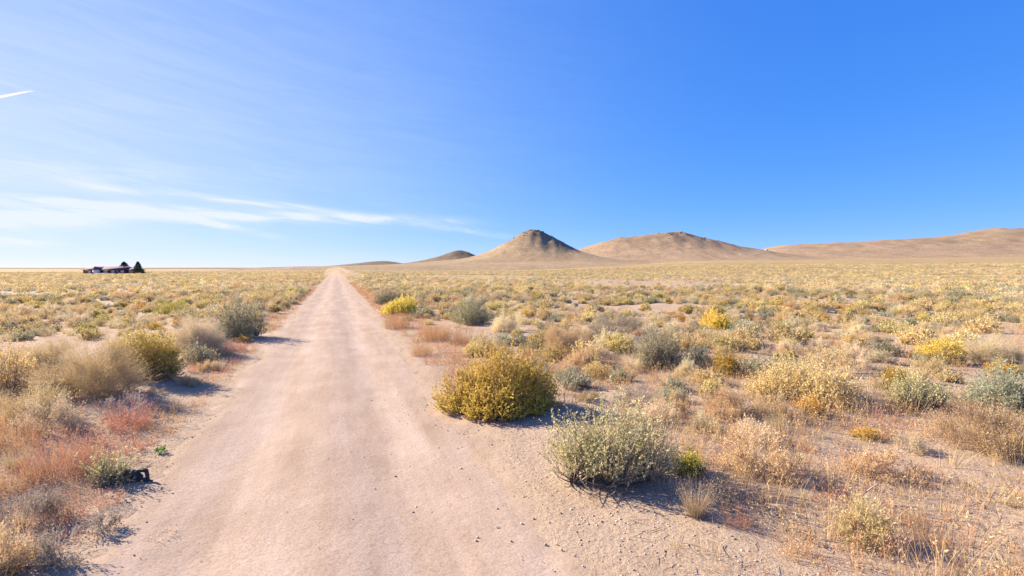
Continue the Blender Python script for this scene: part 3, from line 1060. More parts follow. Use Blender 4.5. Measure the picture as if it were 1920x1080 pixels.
# ---------------------------------------------------------------- the plants one can point to
# kind, name, centre px, base px, top px, half width px, label
HERO = [
    ('yellow_saltbush', 'saltbush', 935, 778, 650, 124, 'large dense yellow green shrub at the right edge of the road'),
    ('green_saltbush', 'saltbush', 1145, 925, 742, 142, 'pale grey green open shrub with bare grey twigs in the right foreground'),
    ('rabbitbrush', 'rabbitbrush', 1292, 893, 850, 34, 'small dark olive shrub right behind the pale grey green foreground shrub'),
    ('grass_tuft', 'grass_tuft', 1305, 972, 896, 40, 'upright straw grass tuft at the right foot of the grey green foreground shrub'),
    ('dead_bush', 'dead_bush', 1250, 885, 800, 50, 'dark brown dry twiggy bush against the right side of the grey green foreground shrub'),
    ('red_weed', 'red_weed', 1380, 990, 930, 36, 'small pinkish red weed right of the foreground grass tuft'),
    ('rust_weed', 'rust_weed', 1500, 1055, 985, 55, 'low rusty orange weed near the bottom edge right of the road'),
    ('straw_shrub', 'straw_shrub', 1615, 1020, 940, 52, 'dark based straw tuft with a shadow near the bottom right corner'),
    ('gold_shrub', 'saltbush', 1505, 756, 684, 114, 'wide golden yellow shrub in the middle of the right field'),
    ('orange_rabbitbrush', 'rabbitbrush', 1520, 782, 745, 30, 'small orange flowered shrub in front of the wide golden shrub'),
    ('straw_shrub', 'straw_shrub', 1355, 788, 728, 56, 'rounded straw coloured clump left of the wide golden shrub'),
    ('sagebrush', 'sagebrush', 1232, 690, 612, 62, 'tall grey green bush behind and right of the big yellow roadside shrub'),
    ('pale_shrub', 'pale_shrub', 1190, 700, 664, 22, 'small whitish fluffy bush at the left foot of the tall grey green bush'),
    ('pale_shrub', 'pale_shrub', 1285, 705, 672, 24, 'small whitish fluffy bush at the right foot of the tall grey green bush'),
    ('sagebrush', 'sagebrush', 880, 608, 554, 48, 'dark grey green roadside bush beyond the rusty weeds right of the road'),
    ('pale_shrub', 'pale_shrub', 950, 622, 578, 36, 'pale greyish bush just right of the dark grey green roadside bush'),
    ('yellow_saltbush', 'saltbush', 752, 590, 555, 40, 'golden yellow shrub at the right verge far down the road'),
    ('sagebrush', 'sagebrush', 728, 571, 541, 32, 'grey green shrub behind the golden one at the right verge far down the road'),
    ('rust_weed', 'rust_weed', 745, 618, 575, 40, 'reddish orange weed patch at the right verge in front of the golden shrub'),
    ('rust_weed', 'rust_weed', 815, 640, 590, 46, 'tall rusty orange weeds at the right verge left of the grey green bush'),
    ('rust_weed', 'rust_weed', 868, 648, 600, 40, 'rusty orange weeds directly in front of the dark grey green roadside bush'),
    ('rust_weed', 'rust_weed', 790, 668, 628, 34, 'low salmon orange weeds spilling onto the right edge of the road'),
    ('grey_shrub', 'grey_shrub', 1150, 632, 590, 50, 'lavender grey dry bush in the middle distance of the right field'),
    ('straw_shrub', 'straw_shrub', 1070, 665, 605, 60, 'yellowish straw bush behind the big yellow roadside shrub'),
    ('grey_shrub', 'grey_shrub', 1195, 765, 715, 36, 'dark greyish tuft right of the big yellow roadside shrub'),
    ('straw_shrub', 'straw_shrub', 1255, 778, 735, 36, 'brownish dry tuft between the grey tuft and the straw clump'),
    ('blue_sage', 'sagebrush', 1310, 688, 648, 30, 'small blue green shrub right of the tall grey green bush'),
    ('orange_rabbitbrush', 'rabbitbrush', 1360, 705, 665, 34, 'small orange and olive shrub left of the wide golden shrub'),
    ('blue_sage', 'sagebrush', 1395, 632, 602, 34, 'blue green shrub farther back in the right field'),
    ('yellow_saltbush', 'saltbush', 1340, 622, 582, 36, 'yellow green rounded shrub farther back in the right field'),
    ('rabbitbrush', 'rabbitbrush', 1765, 684, 634, 48, 'yellow topped dark green shrub beside a bare patch at far right'),
    ('pale_shrub', 'pale_shrub', 1858, 684, 624, 52, 'windblown pale straw bush right of the yellow topped dark shrub'),
    ('blue_sage', 'sagebrush', 1885, 775, 690, 95, 'large pale green bush at the right edge of the view'),
    ('straw_shrub', 'straw_shrub', 1860, 850, 770, 100, 'sprawling straw yellow shrub at the right edge of the view'),
    ('orange_rabbitbrush', 'rabbitbrush', 1680, 735, 690, 40, 'orange and olive shrub just right of the wide golden shrub'),
    ('green_saltbush', 'saltbush', 1720, 770, 705, 62, 'pale yellow green shrub between the golden shrub and the right edge'),
    # left of the road
    ('rabbitbrush', 'rabbitbrush', 285, 712, 612, 62, 'rounded yellow flowered shrub casting a dark shadow on the left roadside'),
    ('straw_shrub', 'straw_shrub', 165, 748, 640, 90, 'big fluffy straw coloured bush left of the rounded yellow flowered shrub'),
    ('pale_shrub', 'pale_shrub', 372, 660, 590, 55, 'fluffy pale straw bush behind the rounded yellow flowered shrub'),
    ('sagebrush', 'sagebrush', 440, 632, 553, 64, 'tall grey green bush casting a shadow onto the left edge of the road'),
    ('lime_bush', 'lime_bush', 326, 592, 566, 34, 'small bright lime green shrub in the left field'),
    ('rust_weed', 'rust_weed', 472, 566, 545, 26, 'small rusty orange bush behind the tall grey green bush on the left'),
    ('red_weed', 'red_weed', 240, 808, 735, 56, 'mauve pink dry bush with yellowish tips at the left edge of the road'),
    ('red_weed', 'red_weed', 110, 905, 770, 84, 'large salmon red weed clump in the left foreground'),
    ('red_weed', 'red_weed', 180, 880, 795, 56, 'salmon pink weed right of the large red clump in the left foreground'),
    ('rust_weed', 'rust_weed', 30, 850, 750, 60, 'orange tan weed clump at the left edge of the view'),
    ('green_saltbush', 'low_weed', 205, 912, 882, 40, 'low olive green weed behind the black scrap'),
    ('gold_shrub', 'saltbush', 15, 740, 650, 56, 'dull yellow shrub cut by the left edge of the view'),
    ('red_weed', 'red_weed', 440, 660, 632, 36, 'small red weeds at the road edge under the tall grey green bush'),
    ('red_weed', 'red_weed', 366, 700, 668, 20, 'thin pink weed right of the rounded yellow flowered shrub'),
    ('grey_shrub', 'grey_shrub', 40, 1000, 925, 80, 'dark greyish dry tangle in the bottom left corner'),
    ('red_weed', 'red_weed', 120, 985, 915, 60, 'reddish brown weeds below the large red clump on the left'),
    ('rust_weed', 'rust_weed', 20, 930, 850, 60, 'rusty tan weeds at the left edge below the orange tan clump'),
    ('red_weed', 'red_weed', 250, 850, 815, 34, 'small salmon weed at the left road edge above the black scrap'),
    ('grey_shrub', 'grey_shrub', 190, 1000, 962, 36, 'small dark dry tuft below the large red clump in the left foreground'),
    ('straw_shrub', 'straw_shrub', 60, 790, 715, 50, 'tan dry bush between the dull yellow shrub and the red clump'),
    ('grey_shrub', 'grey_shrub', 115, 1055, 990, 60, 'low grey brown tangle at the bottom edge left of the road'),
    ('straw_shrub', 'straw_shrub', 15, 1078, 1005, 60, 'tan dry tuft cut by the bottom left corner'),
    ('red_weed', 'red_weed', 205, 950, 905, 34, 'thin reddish weeds just below the black scrap'),
    ('straw_shrub', 'straw_shrub', 95, 700, 640, 48, 'straw bush behind the big fluffy straw bush on the left'),
    ('grass_tuft', 'grass_tuft', 305, 1030, 1000, 34, 'flattened dry weed on the left road edge near the bottom'),
]
CAT = {'saltbush': 'shrub', 'rabbitbrush': 'shrub', 'sagebrush': 'shrub', 'grass_tuft': 'grass tuft', 'dead_bush': 'dead bush', 'red_weed': 'weed',
       'rust_weed': 'weed', 'straw_shrub': 'dry shrub', 'pale_shrub': 'dry shrub', 'grey_shrub': 'dry shrub', 'lime_bush': 'shrub', 'low_weed': 'weed',
       'yellow_saltbush': 'shrub'}
taken = []
kind_count = {}
for i, (kind, name, px, by, ty, hw, label) in enumerate(HERO):
    x, y, z = unproject(px, by)
    depth = x * FWD[0] + y * FWD[1]
    k = depth / FPX
    Rw = hw * k
    Hh = max(0.12, (by - ty) * k * (0.86 if 'salt' in kind else 0.96 if 'weed' not in kind and 'grass' not in kind else 1.0))
    # the base row is the front of the plant: its centre stands a little farther
    dirx, diry = x / math.hypot(x, y), y / math.hypot(x, y)
    x, y = x + dirx * Rw * 0.35, y + diry * Rw * 0.35
    z = float(g(x, y))
    r = np.random.default_rng(100 + i)
    q = 2 if depth < 16 else 1
    fm, sm = parts_meshes(kind, r, Rw * 0.95, Hh, q)
    place_parts(name, fm, sm, (x, y, z), -HEAD if kind in SKIRT else r.random() * 6.28, label, CAT[name])
    taken.append((x, y, Rw))
    kind_count[name] = kind_count.get(name, 0) + 1

# ---------------------------------------------------------------- the plants of the field
T = np.array(taken)
r = np.random.default_rng(42)


def candidates(cell, r0, r1, half=56):
    m = int(r1 / cell) + 2
    ii, jj = np.meshgrid(np.arange(-m, m + 1), np.arange(-2, m + 1))
    U = (ii + 0.5 + (r.random(ii.shape) - 0.5) * 0.95) * cell
    Vv = (jj + 0.5 + (r.random(ii.shape) - 0.5) * 0.95) * cell
    d = np.hypot(U, Vv)
    a = np.degrees(np.arctan2(U, Vv))
    ok = (d > r0) & (d < r1) & (np.abs(a) < half) & (Vv > 0)
    U, Vv = U[ok], Vv[ok]
    return U * RGT[0] + Vv * FWD[0], U * RGT[1] + Vv * FWD[1], U, Vv


# kind -> (name, share, radius range, height/radius)
FIELD = [
    ('straw_shrub', 'straw_shrub', 0.23, (0.22, 0.58), 0.9),
    ('pale_shrub', 'pale_shrub', 0.18, (0.2, 0.52), 0.9),
    ('rabbitbrush', 'rabbitbrush', 0.14, (0.24, 0.56), 0.95),
    ('gold_shrub', 'saltbush', 0.09, (0.26, 0.64), 0.85),
    ('sagebrush', 'sagebrush', 0.14, (0.24, 0.58), 1.0),
    ('blue_sage', 'blue_sage', 0.06, (0.2, 0.44), 0.9),
    ('grey_shrub', 'grey_shrub', 0.05, (0.16, 0.36), 0.85),
    ('orange_rabbitbrush', 'orange_rabbitbrush', 0.04, (0.2, 0.4), 0.85),
    ('grass_tuft', 'grass_tuft', 0.05, (0.2, 0.38), 1.2),
    ('rust_weed', 'rust_weed', 0.02, (0.2, 0.4), 1.0),
]
KINDS = [f[0] for f in FIELD]


def choose(x, y):
    """kinds grow in patches"""
    n = len(x)
    w = np.stack([np.full(n, f[2]) * (0.25 + 3.0 * fbm(x * 0.16 + 50 * k, y * 0.16, 60 + k, 2) ** 3 * 3) for k, f in enumerate(FIELD)], 1)
    side = np.where(x < 0, 1, 0)
    w[:, 5] *= np.where(side, 0.4, 1)
    w[:, 4] *= np.where(side, 0.7, 1)
    w /= w.sum(1, keepdims=True)
    c = np.cumsum(w, 1)
    return (r.random((n, 1)) > c).sum(1).clip(0, len(FIELD) - 1)


def keep_mask(x, y, rad):
    d = np.hypot(x, y)
    ok = (x < ROAD_L - 0.35 - rad) | (x > ROAD_R + 1.0 + rad)
    # bare gravelly verge close by on the right
    ok &= ~((x > 0) & (x < 4.2) & (y < 9))
    bare = fbm(x * 0.22, y * 0.22, 90, 3)
    thr = np.where(x > 0, 0.64, 0.78)
    ok &= (bare < thr) | (d > 60)
    for (tx, ty, tr) in T:
        ok &= np.hypot(x - tx, y - ty) > (tr * 0.85 + rad * 0.7)
    return ok


# prototypes
NV = 4
near_p, mid_p = {}, {}
for k, (kind, name, sh, rr, hr) in enumerate(FIELD):
    near_p[kind] = [parts_meshes(kind, np.random.default_rng(500 + 10 * k + v), 0.45, 0.45 * hr, 1) for v in range(NV)]
    mid_p[kind] = [whole_mesh(kind, np.random.default_rng(700 + 10 * k + v), 0.45, 0.45 * hr, 0) for v in range(NV)]

x, y, U, Vv = candidates(0.92, 4.2, 62)
kd = choose(x, y)
cl_ = np.hypot(x, y) < np.where(x < 0, 9.5, 9.0)
kd = np.where(cl_, np.array([8, 9, 6, 1, 0, 1])[r.integers(0, 6, len(x))], kd)
lo_ = np.array([f[3][0] for f in FIELD])[kd]
hi_ = np.array([f[3][1] for f in FIELD])[kd]
rad = (lo_ + (hi_ - lo_) * r.random(len(x)) ** 1.4) * np.where(cl_, 0.8, 1.0)
ok = keep_mask(x, y, rad)
x, y, U, Vv, kd, rad = x[ok], y[ok], U[ok], Vv[ok], kd[ok], rad[ok]
dist = np.hypot(x, y)
vis = rad / np.maximum(Vv, 1) * (np.abs(U / np.maximum(Vv, 0.1)) < 1.04)

DESC = {'straw_shrub': 'straw coloured dry shrub', 'pale_shrub': 'pale whitish straw shrub', 'rabbitbrush': 'yellow topped olive shrub',
        'yellow_saltbush': 'mustard yellow leafy shrub', 'sagebrush': 'grey green shrub', 'blue_sage': 'blue green shrub', 'grey_shrub': 'greyish dry tuft',
        'orange_rabbitbrush': 'orange topped olive shrub', 'grass_tuft': 'straw grass tuft', 'rust_weed': 'rusty orange weed'}
CATK = {'straw_shrub': 'dry shrub', 'pale_shrub': 'dry shrub', 'grey_shrub': 'dry shrub', 'grass_tuft': 'grass tuft', 'rust_weed': 'weed'}
DESC['gold_shrub'] = 'mustard yellow leafy shrub'
ANCHOR = {0: 'big yellow roadside shrub', 1: 'grey green foreground shrub', 6: 'rusty bottom edge weed', 8: 'wide golden shrub',
          11: 'tall grey green bush on the right', 14: 'dark grey green roadside bush', 16: 'golden verge shrub',
          22: 'lavender grey bush', 28: 'blue green field shrub', 30: 'yellow topped dark shrub',
          32: 'large pale green bush', 33: 'sprawling straw yellow shrub', 36: 'rounded yellow flowered shrub',
          37: 'big fluffy straw bush', 38: 'fluffy pale straw bush', 39: 'tall grey green bush on the left', 40: 'lime green shrub',
          43: 'large salmon red clump', 47: 'dull yellow edge shrub', 35: 'pale yellow green shrub', 29: 'yellow green rounded shrub'}
AK = list(ANCHOR)
AU = T[AK][:, :2] @ np.stack([RGT, FWD], 1)


def where_text(u, v, d):
    if d < 27:
        du, dv = u - AU[:, 0], v - AU[:, 1]
        a = int(np.argmin(np.hypot(du, dv)))
        if abs(du[a]) > abs(dv[a]):
            rel = 'right of' if du[a] > 0 else 'left of'
        else:
            rel = 'behind' if dv[a] > 0 else 'in front of'
        return f'{rel} the {ANCHOR[AK[a]]}'
    p = 960 + FPX * u / v
    far = 'in the middle distance' if d < 40 else 'far back'
    if p < 160:
        return far + ' left of the house'
    if p < 290:
        return far + ' below the house'
    if p < 630:
        return far + ' between the house and the road'
    if p < 880:
        return far + ' just right of the road'
    if p < 1110:
        return far + ' below the cone hill'
    if p < 1430:
        return far + ' below the broad hill'
    if p < 1700:
        return far + ' below the left end of the ridge'
    return far + ' below the high end of the ridge'


single = np.zeros(len(x), bool)
plan = []
for k, (kind, name, sh, rr, hr) in enumerate(FIELD):
    idx = np.where((kd == k) & (vis > 0))[0]
    lim = 300 - kind_count.get(name, 0)
    idx = idx[np.argsort(-vis[idx])][:min(lim, 230)]
    single[idx] = True
    plan += [(k, i, f'{DESC[kind]} {where_text(U[i], Vv[i], dist[i])}') for i in idx]
by_label = {}
for q, (k, i, lb) in enumerate(plan):
    by_label.setdefault(lb, []).append(q)
RANK = {2: ['larger', 'smaller'], 3: ['largest', 'middle sized', 'smallest'], 4: ['largest', 'second largest', 'third largest', 'smallest']}
final = {}
for lb, qs in by_label.items():
    qs = sorted(qs, key=lambda q: -vis[plan[q][1]])
    for n_, q in enumerate(qs):
        pre = RANK[len(qs)][n_] + ' ' if len(qs) in RANK else ''
        final[q] = (pre + lb, None if len(qs) in RANK or len(qs) == 1 else lb.replace(' shrub', ' shrubs', 1).replace(' tuft', ' tufts', 1).replace(' weed', ' weeds', 1))
for q, (k, i, lb) in enumerate(plan):
    kind, name, sh, rr, hr = FIELD[k]
    s = rad[i] / 0.45
    loc = (x[i], y[i], float(g(x[i], y[i])))
    rz = r.random() * 6.28
    sc = (s * (0.9 + 0.25 * r.random()), s * (0.9 + 0.25 * r.random()), s * (0.8 + 0.4 * r.random()))
    label, grp = final[q]
    if len(label.split()) > 16:
        label = label.replace('topped olive', 'topped')
    grp = grp or f'{DESC[kind]}s of the field'.replace('shrub with yellow topss', 'shrubs with yellow tops').replace('shrub with orange topss', 'shrubs with orange tops')
    v = r.integers(0, NV)
    cat = CATK.get(kind, 'shrub')
    if dist[i] < 20:
        fm, sm = near_p[kind][v]
        place_parts(name, fm, sm, loc, rz, label, cat, grp, sc)
    else:
        add(name, mid_p[kind][v], None, loc, rz, label, cat, grp, scale=sc)


# ---------------------------------------------------------------- masses nobody could count
def scatter(name, label, protos, P, rot, scl, idx):
    """one object whose points carry small plants or stones"""
    me = bpy.data.meshes.new(name)
    me.vertices.add(len(P))
    me.vertices.foreach_set('co', np.asarray(P, np.float32).ravel())
    a = me.attributes.new('rot', 'FLOAT_VECTOR', 'POINT')
    a.data.foreach_set('vector', np.asarray(rot, np.float32).ravel())
    a = me.attributes.new('scl', 'FLOAT_VECTOR', 'POINT')
    a.data.foreach_set('vector', np.asarray(scl, np.float32).ravel())
    a = me.attributes.new('idx', 'INT', 'POINT')
    a.data.foreach_set('value', np.asarray(idx, np.int32))
    col = bpy.data.collections.new(name + '_kinds')
    for q, m in enumerate(protos):
        col.objects.link(bpy.data.objects.new(f'{name}_kind_{q:03d}', m))
    ng = bpy.data.node_groups.new(name, 'GeometryNodeTree')
    ng.interface.new_socket('Geometry', in_out='INPUT', socket_type='NodeSocketGeometry')
    ng.interface.new_socket('Geometry', in_out='OUTPUT', socket_type='NodeSocketGeometry')
    n, l = ng.nodes, ng.links
    gi, go = n.new('NodeGroupInput'), n.new('NodeGroupOutput')
    ci = n.new('GeometryNodeCollectionInfo')
    ci.inputs['Collection'].default_value = col
    ci.inputs['Separate Children'].default_value = True
    ci.inputs['Reset Children'].default_value = True
    io = n.new('GeometryNodeInstanceOnPoints')
    io.inputs['Pick Instance'].default_value = True

    def attr(nm, t):
        q = n.new('GeometryNodeInputNamedAttribute')
        q.data_type = t
        q.inputs['Name'].default_value = nm
        return q.outputs[0]

    l.new(gi.outputs[0], io.inputs['Points'])
    l.new(ci.outputs[0], io.inputs['Instance'])
    l.new(attr('idx', 'INT'), io.inputs['Instance Index'])
    l.new(attr('rot', 'FLOAT_VECTOR'), io.inputs['Rotation'])
    l.new(attr('scl', 'FLOAT_VECTOR'), io.inputs['Scale'])
    l.new(io.outputs[0], go.inputs[0])
    o = add(name, me, kind='stuff', label=label)
    md = o.modifiers.new('scatter', 'NODES')
    md.node_group = ng
    return o


def yaw(n):
    return np.stack([np.zeros(n), np.zeros(n), r.random(n) * 6.283], -1)


# shrubs of the near band that are not singled out, and everything out to 430 m
rest = ~single
protos = [m for k in KINDS for m in mid_p[k]]
n = rest.sum()
P1 = np.stack([x[rest], y[rest], g(x[rest], y[rest])], -1)
I1 = kd[rest] * NV + r.integers(0, NV, n)
S1 = (rad[rest] / 0.45)[:, None] * (0.85 + 0.3 * r.random((n, 3)))


# coarser plants for the far plain
def far_proto(kind, hr, seed):
    rr = np.random.default_rng(seed)
    f = Geo()
    pal = {'straw_shrub': PAL['straw'], 'pale_shrub': PAL['pale_straw'], 'rabbitbrush': PAL['rabbit_leaf'] + PAL['soft_flower'] * 2,
           'gold_shrub': PAL['gold'], 'sagebrush': PAL['sagebrush'], 'blue_sage': PAL['blue_sage'], 'grey_shrub': PAL['grey'],
           'orange_rabbitbrush': PAL['rabbit_leaf'] + PAL['orange_flower'], 'grass_tuft': PAL['straw'], 'rust_weed': PAL['rust']}[kind]
    nn = 150
    Pp, D, q = dome(rr, nn, 0.45, 0.45 * hr, 0.35)
    dd = unit(D * 0.5 + np.array([0, 0, 0.5]) + rr.normal(size=Pp.shape) * 0.5)
    sz = 0.13 * (0.6 + 0.8 * rr.random(nn))
    leaves(f, Pp - dd * 0.04, dd, sz, sz * 0.5, pick(rr, nn, pal), rr, 0)
    return f.mesh(kind + '_far', MATS[kind])


far_p = [far_proto(f[0], f[4], 900 + 7 * k + v) for k, f in enumerate(FIELD) for v in range(2)]
xf, yf, Uf, Vf = candidates(1.35, 62, 170, 52)
xg, yg, Ug, Vg = candidates(1.9, 170, 480, 50)
xa, ya = np.concatenate([xf, xg]), np.concatenate([yf, yg])
kf = choose(xa, ya)
lo2 = np.array([f[3][0] for f in FIELD])[kf]
hi2 = np.array([f[3][1] for f in FIELD])[kf]
rf = (lo2 + (hi2 - lo2) * r.random(len(xa))) * np.where(np.hypot(xa, ya) > 170, 1.25, 1.0)
okf = (fbm(xa * 0.02, ya * 0.02, 410, 3) + 0.25 * r.random(len(xa)) < 0.74) & ((xa < ROAD_L - 0.4 - rf) | (xa > ROAD_R + 0.6 + rf))
HX, HY, _ = at_depth(210, 515, 236)
okf &= ~((np.abs((xa - HX) * RGT[0] + (ya - HY) * RGT[1]) < 16) & (np.abs((xa - HX) * FWD[0] + (ya - HY) * FWD[1] - 3) < 11))
xa, ya, kf, rf = xa[okf], ya[okf], kf[okf], rf[okf]
m = len(xa)
P2 = np.stack([xa, ya, g(xa, ya)], -1)
I2 = len(protos) + kf * 2 + r.integers(0, 2, m)
S2 = (rf / 0.45)[:, None] * (0.85 + 0.3 * r.random((m, 3)))
scatter('distant_shrubs', 'mass of low tan and yellow shrubs stretching over the plain', protos + far_p,
        np.vstack([P1, P2]), yaw(n + m), np.vstack([S1, S2]), np.concatenate([I1, I2]))

# thin dry grass and low weeds between the shrubs
gp = []
for v in range(4):
    f, s = Geo(), Geo()
    gen_grass(f, s, np.random.default_rng(1200 + v), 0.16, 0.24, PAL['straw'] + PAL['rust'][:2] + PAL['grey'][:1], 26, 0.0016, 2)
    gp.append(f.mesh('sparse_grass', [M_STRAW, M_TWIG]))
for v in range(3):
    f, s = Geo(), Geo()
    rr = np.random.default_rng(1300 + v)
    gen_weed(f, f, rr, 0.18, 0.2, PAL['rust'] + PAL['straw'], 14, 0.0016, 0.018, 9, 0.9)
    gp.append(f.mesh('sparse_weed', [M_STRAW, M_TWIG]))
for v in range(3):
    f, s = Geo(), Geo()
    rr = np.random.default_rng(1400 + v)
    gen_weed(f, f, rr, 0.18, 0.22, PAL['red'] + PAL['rust'][:2], 16, 0.0016, 0.018, 10, 0.9)
    gp.append(f.mesh('sparse_red_weed', [M_STRAW, M_TWIG]))
xs_, ys_, U_, V_ = candidates(0.22, 3.0, 30, 58)
dn = fbm(xs_ * 0.5, ys_ * 0.5, 140, 3)
pr = np.where(xs_ > 0, 0.22 + sstep(dn, 0.36, 0.54) * 0.75, 0.55 + sstep(dn, 0.36, 0.56) * 0.45)
okg = (xs_ < ROAD_L - 0.25 - 0.25 * r.random(len(xs_))) | (xs_ > ROAD_R + 0.75 + 0.4 * r.random(len(xs_)))
okg &= r.random(len(xs_)) < pr * (1 - 0.75 * sstep(np.hypot(xs_, ys_), 9, 16)) * np.where((xs_ > 0) & (xs_ < 3.6) & (ys_ < 9), 0.22, 1.0)
for (cpx, cpy, crr) in ((362, 738, 0.95), (330, 730, 0.7), (512, 634, 1.6)):
    cx_, cy_, _ = unproject(cpx, cpy)
    okg &= np.hypot(xs_ - cx_, ys_ - cy_) > crr
xs_, ys_ = xs_[okg], ys_[okg]
ng_ = len(xs_)
redz = ((xs_ < 0) & (xs_ > -5.5)) | ((xs_ > 0) & (xs_ < 4.2) & (ys_ > 10))
ig = np.where(r.random(ng_) < np.where(redz, 0.55, 0.06), r.integers(7, 10, ng_), r.integers(0, 7, ng_))
sg = np.where((xs_ > 3.8) & (ys_ < 14), 1.5, 1.0)[:, None] * (0.55 + 0.95 * r.random((ng_, 1))) * (0.9 + 0.2 * r.random((ng_, 3)))
scatter('dry_grass', 'sparse dry grass and small weeds between the shrubs', gp, np.stack([xs_, ys_, g(xs_, ys_)], -1), yaw(ng_), sg, ig)

# verge weeds farther along both edges of the road
yy = np.concatenate([r.uniform(8, 75, 420), r.uniform(10, 95, 1500)])
xx = np.concatenate([ROAD_L - 0.35 - r.random(420) ** 1.5 * 1.0, ROAD_R + 0.55 + r.random(1500) ** 1.3 * 1.9])
kv = np.ones(len(yy), bool)
for (cpx, cpy, crr) in ((362, 738, 0.95), (512, 634, 1.6)):
    cx_, cy_, _ = unproject(cpx, cpy)
    kv &= np.hypot(xx - cx_, yy - cy_) > crr
xx, yy = xx[kv], yy[kv]
nn_ = len(yy)
scatter('verge_weeds', 'reddish orange weeds lining both edges of the road', gp, np.stack([xx, yy, g(xx, yy)], -1), yaw(nn_),
        (0.8 + 1.3 * r.random((nn_, 1))) * np.ones((1, 3)), r.integers(5, 10, nn_))


# pebbles
def pebble(seed, m_):
    rr = np.random.default_rng(seed)
    V, F = [], []
    rows, seg = 4, 7
    for i in range(rows + 1):
        t = math.pi * i / rows
        for j in range(seg):
            p = 6.283 * j / seg
            k = 1 + 0.22 * rr.normal()
            k = 1 if i in (0, rows) else max(0.6, min(1.4, k))
            V.append((k * math.sin(t) * math.cos(p), 0.8 * k * math.sin(t) * math.sin(p), 0.55 * math.cos(t)))
    for i in range(rows):
        for j in range(seg):
            F.append((i * seg + j, (i + 1) * seg + j, (i + 1) * seg + (j + 1) % seg, i * seg + (j + 1) % seg))
    return make_mesh('pebble', np.array(V), np.array(F), [m_])


MP = [simple('pebble_tan', (0.44, 0.32, 0.23), 0.85, 0.3, 2), simple('pebble_painted_shade', (0.20, 0.15, 0.12), 0.8, 0.4, 2), simple('pebble_pale', (0.58, 0.50, 0.43), 0.85, 0.2, 2)]  # the dark pebbles have shadow painted in as their base colour
pp = [pebble(i, MP[(0, 0, 1, 1, 0, 2)[i]]) for i in range(6)]
npb = 14000
yy = r.random(npb) ** 1.7 * 26 + 1.5
xx = np.where(r.random(npb) < 0.62, r.normal(2.6, 1.1, npb), np.where(r.random(npb) < 0.5, r.normal(-2.6, 0.7, npb), r.uniform(-2.2, 6, npb)))
rm = road_mask(xx, yy)
zz = np.where(rm > 0.5, surf(xx, yy)[0] + 0.003, g(xx, yy))
kp = r.random(npb) > rm * 0.8
xx, yy, zz = xx[kp], yy[kp], zz[kp]
npb = len(xx)
ps = (0.004 + 0.013 * r.random(npb) ** 4)[:, None] * np.ones((1, 3))
scatter('gravel', 'loose pebbles scattered on the road and its gravelly verges', pp, np.stack([xx, yy, zz + 0.002], -1), yaw(npb), ps, r.integers(0, 6, npb))

# broken twigs and plant litter on the ground
tl = []
for v in range(4):
    f = Geo()
    rr = np.random.default_rng(1600 + v)
    k = 5
    a = rr.random(k) * 6.283
    Pz = np.stack([rr.normal(size=k) * 0.06, rr.normal(size=k) * 0.06, np.full(k, 0.006)], -1)
    L_ = 0.05 + 0.1 * rr.random((k, 1))
    Q = Pz + np.stack([np.cos(a), np.sin(a), 0.1 * rr.random(k)], -1) * L_
    tubes(f, Pz, (Pz + Q) / 2 + rr.normal(size=Pz.shape) * 0.012, Q, np.full(k, 0.003), np.full(k, 0.0015), TW, 0, 3)
    tl.append(f.mesh('litter', [M_TWIG if v % 2 else M_DEAD]))
xl, yl, _, _ = candidates(0.2, 2.5, 16, 58)
dl = fbm(xl * 0.7, yl * 0.7, 150, 3)
okl = ((xl < ROAD_L - 0.3) | (xl > ROAD_R + 0.9)) & (r.random(len(xl)) < sstep(dl, 0.38, 0.55) * np.where(xl < 0, 1.0, 0.55))
xl, yl = xl[okl], yl[okl]
nl_ = len(xl)
scatter('plant_litter', 'broken twigs and dry plant litter on the sandy ground', tl, np.stack([xl, yl, g(xl, yl) + 0.004], -1), yaw(nl_),
        (0.6 + 0.9 * r.random((nl_, 1))) * np.ones((1, 3)), r.integers(0, 4, nl_))

# dark outcrops near the tops of the hills
def hill_rocks():
    pts = []
    dg = bpy.context.evaluated_depsgraph_get()
    for o, px, sp, dp, nr in ((HILL[0], 1003, 42, 1250, 240), (HILL[1], 1278, 50, 1900, 200), (HILL[1], 1170, 40, 1960, 40)):
        k = dp / FPX
        cu, cvv = (px - 960) * k, dp
        for _ in range(nr):
            u = cu + r.normal() * sp * 0.42 * k
            v = cvv + r.normal() * sp * 0.42 * k - sp * 0.15 * k
            X, Y = u * RGT[0] + v * FWD[0], u * RGT[1] + v * FWD[1]
            hit, loc, nor, fi = o.ray_cast(Vector((X, Y, 1500)), Vector((0, 0, -1)))
            if hit:
                pts.append((X, Y, loc.z))
    P = np.array(pts)
    P = P[fbm(P[:, 0] / 22, P[:, 1] / 22, 333, 2) > 0.5]
    d = np.hypot(P[:, 0], P[:, 1])
    sz = (0.7 + 2.2 * r.random(len(P)) ** 3) * d / 1250
    scatter('hill_rocks', 'dark rock outcrops near the tops of the hills', [pebble(50 + i, MROCK) for i in range(4)], P, yaw(len(P)),
            sz[:, None] * np.array([[1.2, 1.2, 1.0]]), r.integers(0, 4, len(P)))


MROCK = simple('dark_rock', (0.15, 0.115, 0.085), 0.9, 0.3, 1)
hill_rocks()

# ---------------------------------------------------------------- small things by the road
M_BLACK = simple('black_rubber', (0.05, 0.046, 0.045), 0.75, 0.5, 20, 0.3)


